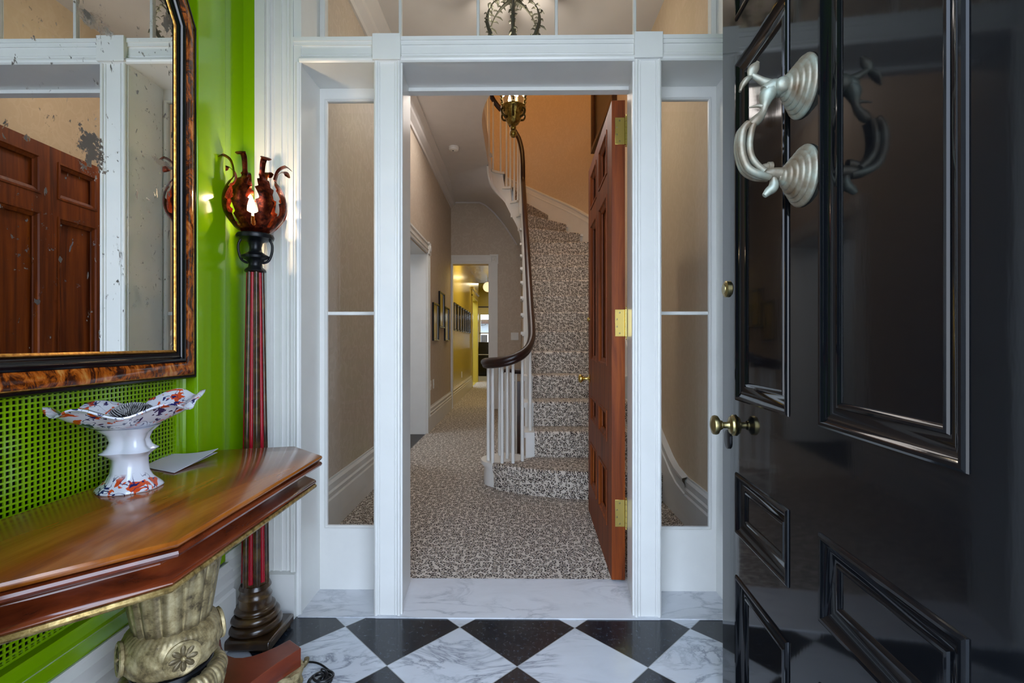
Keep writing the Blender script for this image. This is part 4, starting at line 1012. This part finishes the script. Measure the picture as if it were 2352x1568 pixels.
# ================================================================== DISH, ORNAMENT, ENVELOPE
DXc, DYc = -0.928, 1.135
cd = thing('porcelain_compote', (DXc, DYc, ZT), 'scalloped orange and blue porcelain compote dish standing on the table', 'dish', rz=0)
DM = Matrix.Rotation(radians(-15), 4, 'Z')
def local(b): return b
b = B(); b.xf = DM
bowl = []
for i in range(11):
    t = i/10; row = []
    for j in range(72):
        a = 2*pi*j/72
        sc = 1 + 0.045*cos(6*a)*t**2 + 0.03*cos(4*a)*t
        rx = (0.026+0.070*t)*sc; ry = (0.028 + 0.120*t)*sc + (0.02*t**3 if sin(a) > 0 else 0)
        z = 0.142 + 0.048*t**1.5 + t**3*(0.011*cos(6*a) + 0.010*max(0, abs(sin(a))-0.75)*4) + (0.012*t**3 if sin(a) > 0.6 else 0)
        row.append((rx*cos(a), ry*sin(a), z))
    bowl.append(row + [row[0]])
# curled rim
last = bowl[-1]; lip = []
for (x, y, z) in last:
    q = Vector((x, y)).normalized(); lip.append((x+q.x*0.008, y+q.y*0.010, z+0.001))
bowl.append(lip)
b.sheet(bowl, -0.004)
o = b.build('bowl', 'imari', None, smooth=60); o.location = (DXc, DYc, ZT); setp(o, cd)
b = B(); b.xf = DM
b.lathe([(0.064, 0.0), (0.066, 0.003), (0.064, 0.007), (0.056, 0.015), (0.045, 0.026), (0.038, 0.040), (0.036, 0.056), (0.036, 0.074), (0.042, 0.082), (0.049, 0.088), (0.052, 0.091), (0.046, 0.095), (0.040, 0.102), (0.036, 0.116), (0.042, 0.132), (0.060, 0.148)], 80,
        mod=lambda a, z, r: (1 + (0.30*interp(z, [0.075, 0.09, 0.105, 0.14], [0, 1, 0.9, 0.6])*(abs(cos(2*a+0.5))**1.6-0.5) if z > 0.07 else 0.018*cos(8*a))))
o = b.build('pedestal', 'imari', None, smooth=60); o.location = (DXc, DYc, ZT); setp(o, cd)
b = B(); rb = thing('bristle_ornament', (DXc+0.0, DYc+0.01, ZT+0.160), 'round black and white bristly ornament lying in the porcelain dish', 'ornament')
def urchin(R, Hh, n, mat, off, name):
    b = B()
    for i in range(n):
        q = (i+off)/n; a = i*2.399963 + off; t = math.sqrt(q)*0.94
        r = R*t; z = Hh*math.sqrt(max(0, 1-t*t)); d = Vector((cos(a)*t, sin(a)*t, 0.35+math.sqrt(1-t*t)*0.8)).normalized()
        p = Vector((r*cos(a), r*sin(a), z)); b.tube([p, p+d*0.012], lambda t_: 0.0013*(1-0.6*t_), 4)
    b.xf = None
    o = b.build(name, mat, None, smooth=0); o.location = (DXc, DYc+0.01, ZT+0.166); setp(o, rb)
b = B(); b.sphere((0, 0, 0), 0.040, 28, 14, (1, 1, 0.66)); o = b.build('dome', 'bristle', None, smooth=60); o.location = (DXc, DYc+0.01, ZT+0.168); setp(o, rb)
urchin(0.040, 0.0262, 420, 'bristle', 0.3, 'bristles'); urchin(0.040, 0.0262, 360, 'bristlew', 0.8, 'white_bristles')
# envelope
f = 1097.6
def onplane(px, py, z):
    u = (px-1176)/f; th = radians(0.62); den = u*sin(th)+cos(th); v = (py-786)/f/den; Y = (H-z)/v
    return ((u*cos(th)-sin(th))/den*Y, Y)
A_ = onplane(328, 1073, ZT); Bq = onplane(400, 1087, ZT); Cq = onplane(501, 1040, ZT+0.004); Dq = onplane(392, 1046, ZT+0.002)
rows = []
for i in range(9):
    s_ = i/8; row = []
    for j in range(7):
        t = j/6
        x = (A_[0]*(1-s_)+Bq[0]*s_)*(1-t) + (Dq[0]*(1-s_)+Cq[0]*s_)*t; y = (A_[1]*(1-s_)+Bq[1]*s_)*(1-t) + (Dq[1]*(1-s_)+Cq[1]*s_)*t
        row.append((x, y, ZT+0.0026+0.010*(t**2)*(s_)+0.006*(2*s_-1)**2*t))
    rows.append(row)
ev = thing('paper_envelope', (A_[0], A_[1], ZT), 'folded white envelope lying on the table behind the porcelain dish', 'envelope')
b = B(); b.sheet(rows, 0.0014); b.build('sheet', 'envelope', ev, smooth=60)
b = B(); b.sheet([[(x-0.004, y+0.003, ZT+0.0002+(z-ZT)*0.25) for x, y, z in r] for r in rows], -0.0009); b.build('inner_sheet', 'envelope', ev, smooth=60)

# ================================================================== HALL LANTERN
KX, KY = -0.024, 3.0
hl = thing('hall_lantern', (KX, KY, 3.35), 'antique brass hanging lantern with candle bulbs and leafy crown hanging in the hall', 'lantern')
b = B(); b.lathe([(0.0, 2.355), (0.012, 2.358), (0.021, 2.372), (0.022, 2.388), (0.012, 2.402), (0.017, 2.408), (0.017, 2.424), (0.012, 2.430)], 36, mod=lambda a, z, r: 1+0.06*abs(sin(6*a)), cx=KX, cy=KY)
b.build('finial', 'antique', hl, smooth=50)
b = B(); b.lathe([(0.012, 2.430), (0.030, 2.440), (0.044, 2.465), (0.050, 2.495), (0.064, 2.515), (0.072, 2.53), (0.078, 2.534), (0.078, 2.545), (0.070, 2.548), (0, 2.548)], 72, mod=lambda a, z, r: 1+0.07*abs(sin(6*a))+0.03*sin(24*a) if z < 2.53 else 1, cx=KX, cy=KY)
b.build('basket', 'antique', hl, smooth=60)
for i in range(6):
    a = pi/3*i + pi/6; ca, sa = cos(a), sin(a)
    P = catmull([(0.050, 2.475, 0), (0.072, 2.482, 0), (0.084, 2.500, 0), (0.080, 2.520, 0), (0.066, 2.518, 0), (0.066, 2.506, 0)], 4)
    b = B(); b.tube([(KX+p[0]*ca, KY+p[0]*sa, p[1]) for p in P], lambda t: 0.007-0.003*t, 8); b.build('scroll', 'antique', hl, smooth=60)
def hexp(r, z, i): a = pi/3*i + pi/6; return (KX+r*cos(a), KY+r*sin(a), z)
for i in range(6):
    b = B(); n_ = 15; P = [hexp(0.076+0.052*t/(n_-1), 2.545+0.36*t/(n_-1), i) for t in range(n_)]
    b.tube(P, lambda t: 0.0055, 6)
    for q, p in enumerate(P):
        b.sphere((p[0]+0.004*cos(pi/3*i+pi/6), p[1]+0.004*sin(pi/3*i+pi/6), p[2]), 0.0085, 6, 4, (1, 1, 0.7))
    b.build('rib', 'antique', hl, smooth=50)
    b = B(); a0, a1 = hexp(0.074, 2.55, i), hexp(0.074, 2.55, i+1); c0, c1 = hexp(0.124, 2.895, i), hexp(0.124, 2.895, i+1)
    b.sheet([[a0, a1], [c0, c1]], 0.0015); b.build('pane', 'glass', hl, smooth=0)
b = B(); b.lathe([(0.122, 2.895), (0.136, 2.90), (0.138, 2.915), (0.128, 2.925), (0.122, 2.92), (0.12, 2.895)], 6, cx=KX, cy=KY, cap=False)
b.xf = None; b.build('rim', 'antique', hl, smooth=20)
for i in range(3):
    a = i*2*pi/3 + 0.6; x, y = KX+0.026*cos(a), KY+0.026*sin(a); dz = (0.0, -0.035, -0.015)[i]
    b = B(); b.lathe([(0.014, 2.550+dz), (0.016, 2.557+dz), (0.009, 2.559+dz), (0.009, 2.615+dz)], 12, cx=x, cy=y); c_ = b.build('candle', 'candle', hl)
    b = B(); b.lathe([(0.006, 2.615+dz), (0.010, 2.630+dz), (0.007, 2.650+dz), (0.0, 2.667+dz)], 12, cx=x, cy=y); b.build('flame_bulb', 'flame', c_)
B().tube([(KX, KY, 2.548), (KX, KY, 2.555)], 0.004, 8).tube([(KX-0.03, KY, 2.55), (KX+0.03, KY, 2.552)], 0.004, 6).build('candle_arm', 'antique', hl)
# crown: leafy scrolls rising from the rim
for i in range(6):
    a = pi/3*i + pi/6; ca, sa = cos(a), sin(a)
    P = catmull([(0.130, 2.92, 0), (0.165, 2.97, 0), (0.185, 3.03, 0), (0.170, 3.10, 0), (0.135, 3.16, 0), (0.085, 3.20, 0), (0.030, 3.22, 0), (0.0, 3.225, 0)], 4)
    b = B(); b.tube([(KX+p[0]*ca, KY+p[0]*sa, p[1]) for p in P], lambda t: 0.008+0.004*sin(9*t), 7)
    random.seed(20+i)
    for q in range(2, len(P)-3, 2):
        p = P[q]
        for s_ in (-1, 1):
            d = Vector((ca*random.uniform(0.2, 1)*s_ - sa*0.5*s_, sa*random.uniform(0.2, 1)*s_ + ca*0.5*s_, random.uniform(-0.3, 0.8))).normalized()
            base = Vector((KX+p[0]*ca, KY+p[0]*sa, p[1])); ln = random.uniform(0.025, 0.05)
            b.tube([base, base+d*ln*0.35+Vector((0, 0, 0.004)), base+d*ln*0.7+Vector((0, 0, 0.002)), base+d*ln+Vector((0, 0, -0.010))], lambda t: 0.002+0.008*sin(pi*min(1, t*0.95)), 6, flat=0.35)
    b.build('crown_scroll', 'foliage', hl, smooth=50)
b = B(); b.lathe([(0.026, 2.925), (0.030, 2.965), (0.022, 3.0), (0.014, 3.012)], 20, cx=KX, cy=KY); b.sphere((KX, KY, 3.028), 0.018); b.tube([(KX-0.004, KY, 3.04), (KX-0.006, KY, 3.065)], 0.003, 6)
b.build('crown_ornament', 'foliage', hl, smooth=50)
B().tube([(KX, KY, 3.22), (KX, KY, 3.345)], 0.006, 8).lathe([(0.05, 3.335), (0.045, 3.349), (0, 3.349)], 20, cx=KX, cy=KY).build('hanging_rod', 'foliage', hl)

# ================================================================== SMALL HALL THINGS
o = B(); o.lathe([(0, 3.300), (0.030, 3.300), (0.052, 3.310), (0.055, 3.322), (0.060, 3.326), (0.060, 3.349), (0, 3.349)], 32, cx=-0.74, cy=5.57)
sd = thing('smoke_detector', (-0.74, 5.57, 3.35), 'round white smoke detector on the hall ceiling', 'smoke detector'); o.build('body', 'plastic', sd)
B().lathe([(0, 3.296), (0.008, 3.296), (0.008, 3.301)], 12, cx=-0.745, cy=5.55).build('sensor', 'blackmetal', sd)
def picture(name, X, y0, y1, z0, z1, label, cat, group=None, fw=0.022, art='art', fm='piano', th=0.025, sgn=1):
    r = thing(name, (X, (y0+y1)/2, z0), label, cat, group)
    b = B(); b.frame([(y0, z0), (y1, z0), (y1, z1), (y0, z1)], [(0, 0), (0, th), (fw*0.6, th), (fw, th*0.6), (fw, 0)], lambda y, z, h: (X+sgn*h, y, z)); b.build('frame', fm, r, smooth=0)
    a, c = (X+sgn*0.004, X+sgn*0.008); bx(min(a, c), max(a, c), y0+fw*0.8, y1-fw*0.8, z0+fw*0.8, z1-fw*0.8).build('picture', art, r, smooth=0)
picture('framed_picture', -1.05, 5.88, 6.28, 1.09, 1.565, 'narrow black framed picture on the left hall wall, nearest the doorway', 'picture')
picture('framed_picture', -1.05, 6.36, 6.78, 1.27, 1.755, 'black framed picture on the left hall wall, the highest of three', 'picture')
picture('framed_picture', -1.05, 6.84, 7.24, 1.095, 1.585, 'black framed picture on the left hall wall, nearest the corridor', 'picture')
ords = ['first', 'second', 'third', 'fourth', 'fifth', 'sixth', 'seventh']
for i in range(7):
    y = 7.98 + 0.415*i
    picture('framed_print', -1.07, y, y+0.30, 1.27, 1.74, 'black framed print on yellow corridor wall, %s of seven from the hall' % ords[i], 'picture', 'row of prints along the corridor', fw=0.03)
picture('framed_painting', 0.98, 4.7, 6.05, 3.45, 4.7, 'large dark wooden framed picture high on the wall above the stairs', 'picture', fw=0.09, art='artdark', fm='framewood', th=0.05, sgn=-1)
def wallplate(name, X, y, z, label, cat, w=0.07, h=0.115, sgn=1):
    r = thing(name, (X, y, z), label, cat); bx(X, X+0.006*sgn, y-w/2, y+w/2, z-h/2, z+h/2).build('plate', 'plastic', r, bevel=0.0015)
    bx(X+0.006*sgn, X+0.010*sgn, y-0.008, y+0.008, z-0.014, z+0.014).build('switch', 'plastic', r, bevel=0.001)
wallplate('wall_socket', -1.05, 5.78, 0.55, 'white wall plate low on the left hall wall nearest the doorway', 'wall plate')
wallplate('wall_socket', -1.05, 5.98, 0.55, 'white wall plate low on the left hall wall under the first picture', 'wall plate')
wallplate('wall_socket', -1.07, 9.2, 0.45, 'grey wall plate low on the yellow corridor wall', 'wall plate')
r = thing('light_switch', (-0.04, 7.57, 1.16), 'double switch plate on the pale wall beside the handrail', 'light switch'); bx(-0.10, 0.02, 7.563, 7.57, 1.105, 1.225).build('plate', 'plastic', r, bevel=0.002)
for x in (-0.07, -0.01): bx(x-0.01, x+0.01, 7.555, 7.563, 1.145, 1.185).build('switch', 'plastic', r)
# corridor pendant and downlight
pd = thing('pendant_globe', (-0.735, 12.0, 2.70), 'glowing glass globe pendant hanging at the end of the corridor', 'pendant lamp')
B().sphere((-0.735, 12.0, 2.46), 0.125, 24, 14).build('globe', 'globe', pd); B().tube([(-0.735, 12.0, 2.575), (-0.735, 12.0, 2.70)], 0.006, 8).lathe([(0.04, 2.575), (0.05, 2.59), (0.01, 2.60)], 16, cx=-0.735, cy=12).build('rod', 'oldbrass', pd)
dl = thing('recessed_downlight', (-0.55, 11.2, 2.70), 'small round downlight in the corridor ceiling', 'downlight')
B().lathe([(0.07, 2.69), (0.075, 2.699), (0.055, 2.6995)], 24, cx=-0.60, cy=11.2, cap=False).build('trim_ring', 'plastic', dl); B().lathe([(0.0, 2.694), (0.055, 2.694)], 24, cx=-0.60, cy=11.2, cap=False).build('diffuser', 'lit', dl)
# piano in the far room
pn = thing('upright_piano', (-0.9, 15.0, 0), 'black upright piano in front of the bright far window', 'piano')
bx(-1.35, -0.80, 15.2, 15.6, 0.05, 1.08).build('case', 'piano', pn, bevel=0.01); bx(-1.38, -0.4, 15.15, 15.62, 0.02, 0.90).build('cabinet', 'piano', pn, bevel=0.01)
bx(-1.40, -0.4, 14.85, 15.2, 0.60, 0.68).build('keyboard_shelf', 'piano', pn, bevel=0.01); bx(-1.34, -0.45, 14.86, 15.0, 0.681, 0.695).build('keys', 'plastic', pn, label='white keys')
for x in (-1.36, -0.48): bx(x, x+0.06, 14.88, 14.94, 0.0, 0.60).build('leg', 'piano', pn, bevel=0.008)

# ================================================================== OUTSIDE THE FAR WINDOW
nb = thing('neighbouring_house', (-2.0, 24.0, -1.0), 'pale house with dark windows across the garden, seen through the far window', 'house')
bx(-7, 3, 24.0, 26.0, -1.0, 2.0).build('wall', 'stone', nb, smooth=0)
bx(-7.2, 3.2, 23.7, 26.2, 2.0, 2.2).build('roof', 'framewood', nb, smooth=0)
for x in (-2.9, -1.95, -1.0):
    w_ = bx(x, x+0.5, 23.97, 24.0, 0.5, 1.5).build('window', 'plastic', nb, smooth=0)
    bx(x+0.05, x+0.45, 23.955, 23.97, 0.55, 1.45).build('pane', 'dark', w_, smooth=0)
tr = thing('bare_tree', (-1.7, 20.5, -1.0), 'bare winter tree outside the far window', 'tree')
b = B(); random.seed(3)
b.tube([(-1.9, 20.5, -1.0), (-1.85, 20.5, 0.4), (-1.8, 20.5, 1.4), (-1.75, 20.5, 2.6), (-1.6, 20.5, 3.6)], lambda t: 0.07-0.04*t, 8)
for i in range(26):
    z = 0.9+0.1*i; a = random.uniform(0, 6.28); ln = random.uniform(0.5, 1.1)
    p0 = Vector((-1.83+0.05*(z-1), 20.5, z)); d = Vector((cos(a), 0.4*sin(a), random.uniform(0.2, 0.7)))
    P = [p0 + d*ln*t + Vector((0, 0, 0.12*sin(4*t+i))) for t in (0, 0.25, 0.5, 0.75, 1)]
    b.tube(P, lambda t: 0.022*(1-0.8*t), 5)
    for q in (1, 2, 3):
        e = Vector((random.uniform(-1, 1), random.uniform(-0.4, 0.4), random.uniform(0, 0.8)))*0.35; b.tube([P[q], P[q]+e*0.5+Vector((0, 0, 0.03)), P[q]+e], lambda t: 0.009*(1-0.7*t), 4)
b.build('branches', 'dark', tr)
struct(bx(-8, 4, 17.2, 26, -1.1, -1.0).build('ground', 'stone', smooth=0), 'garden ground outside the far window', 'ground')
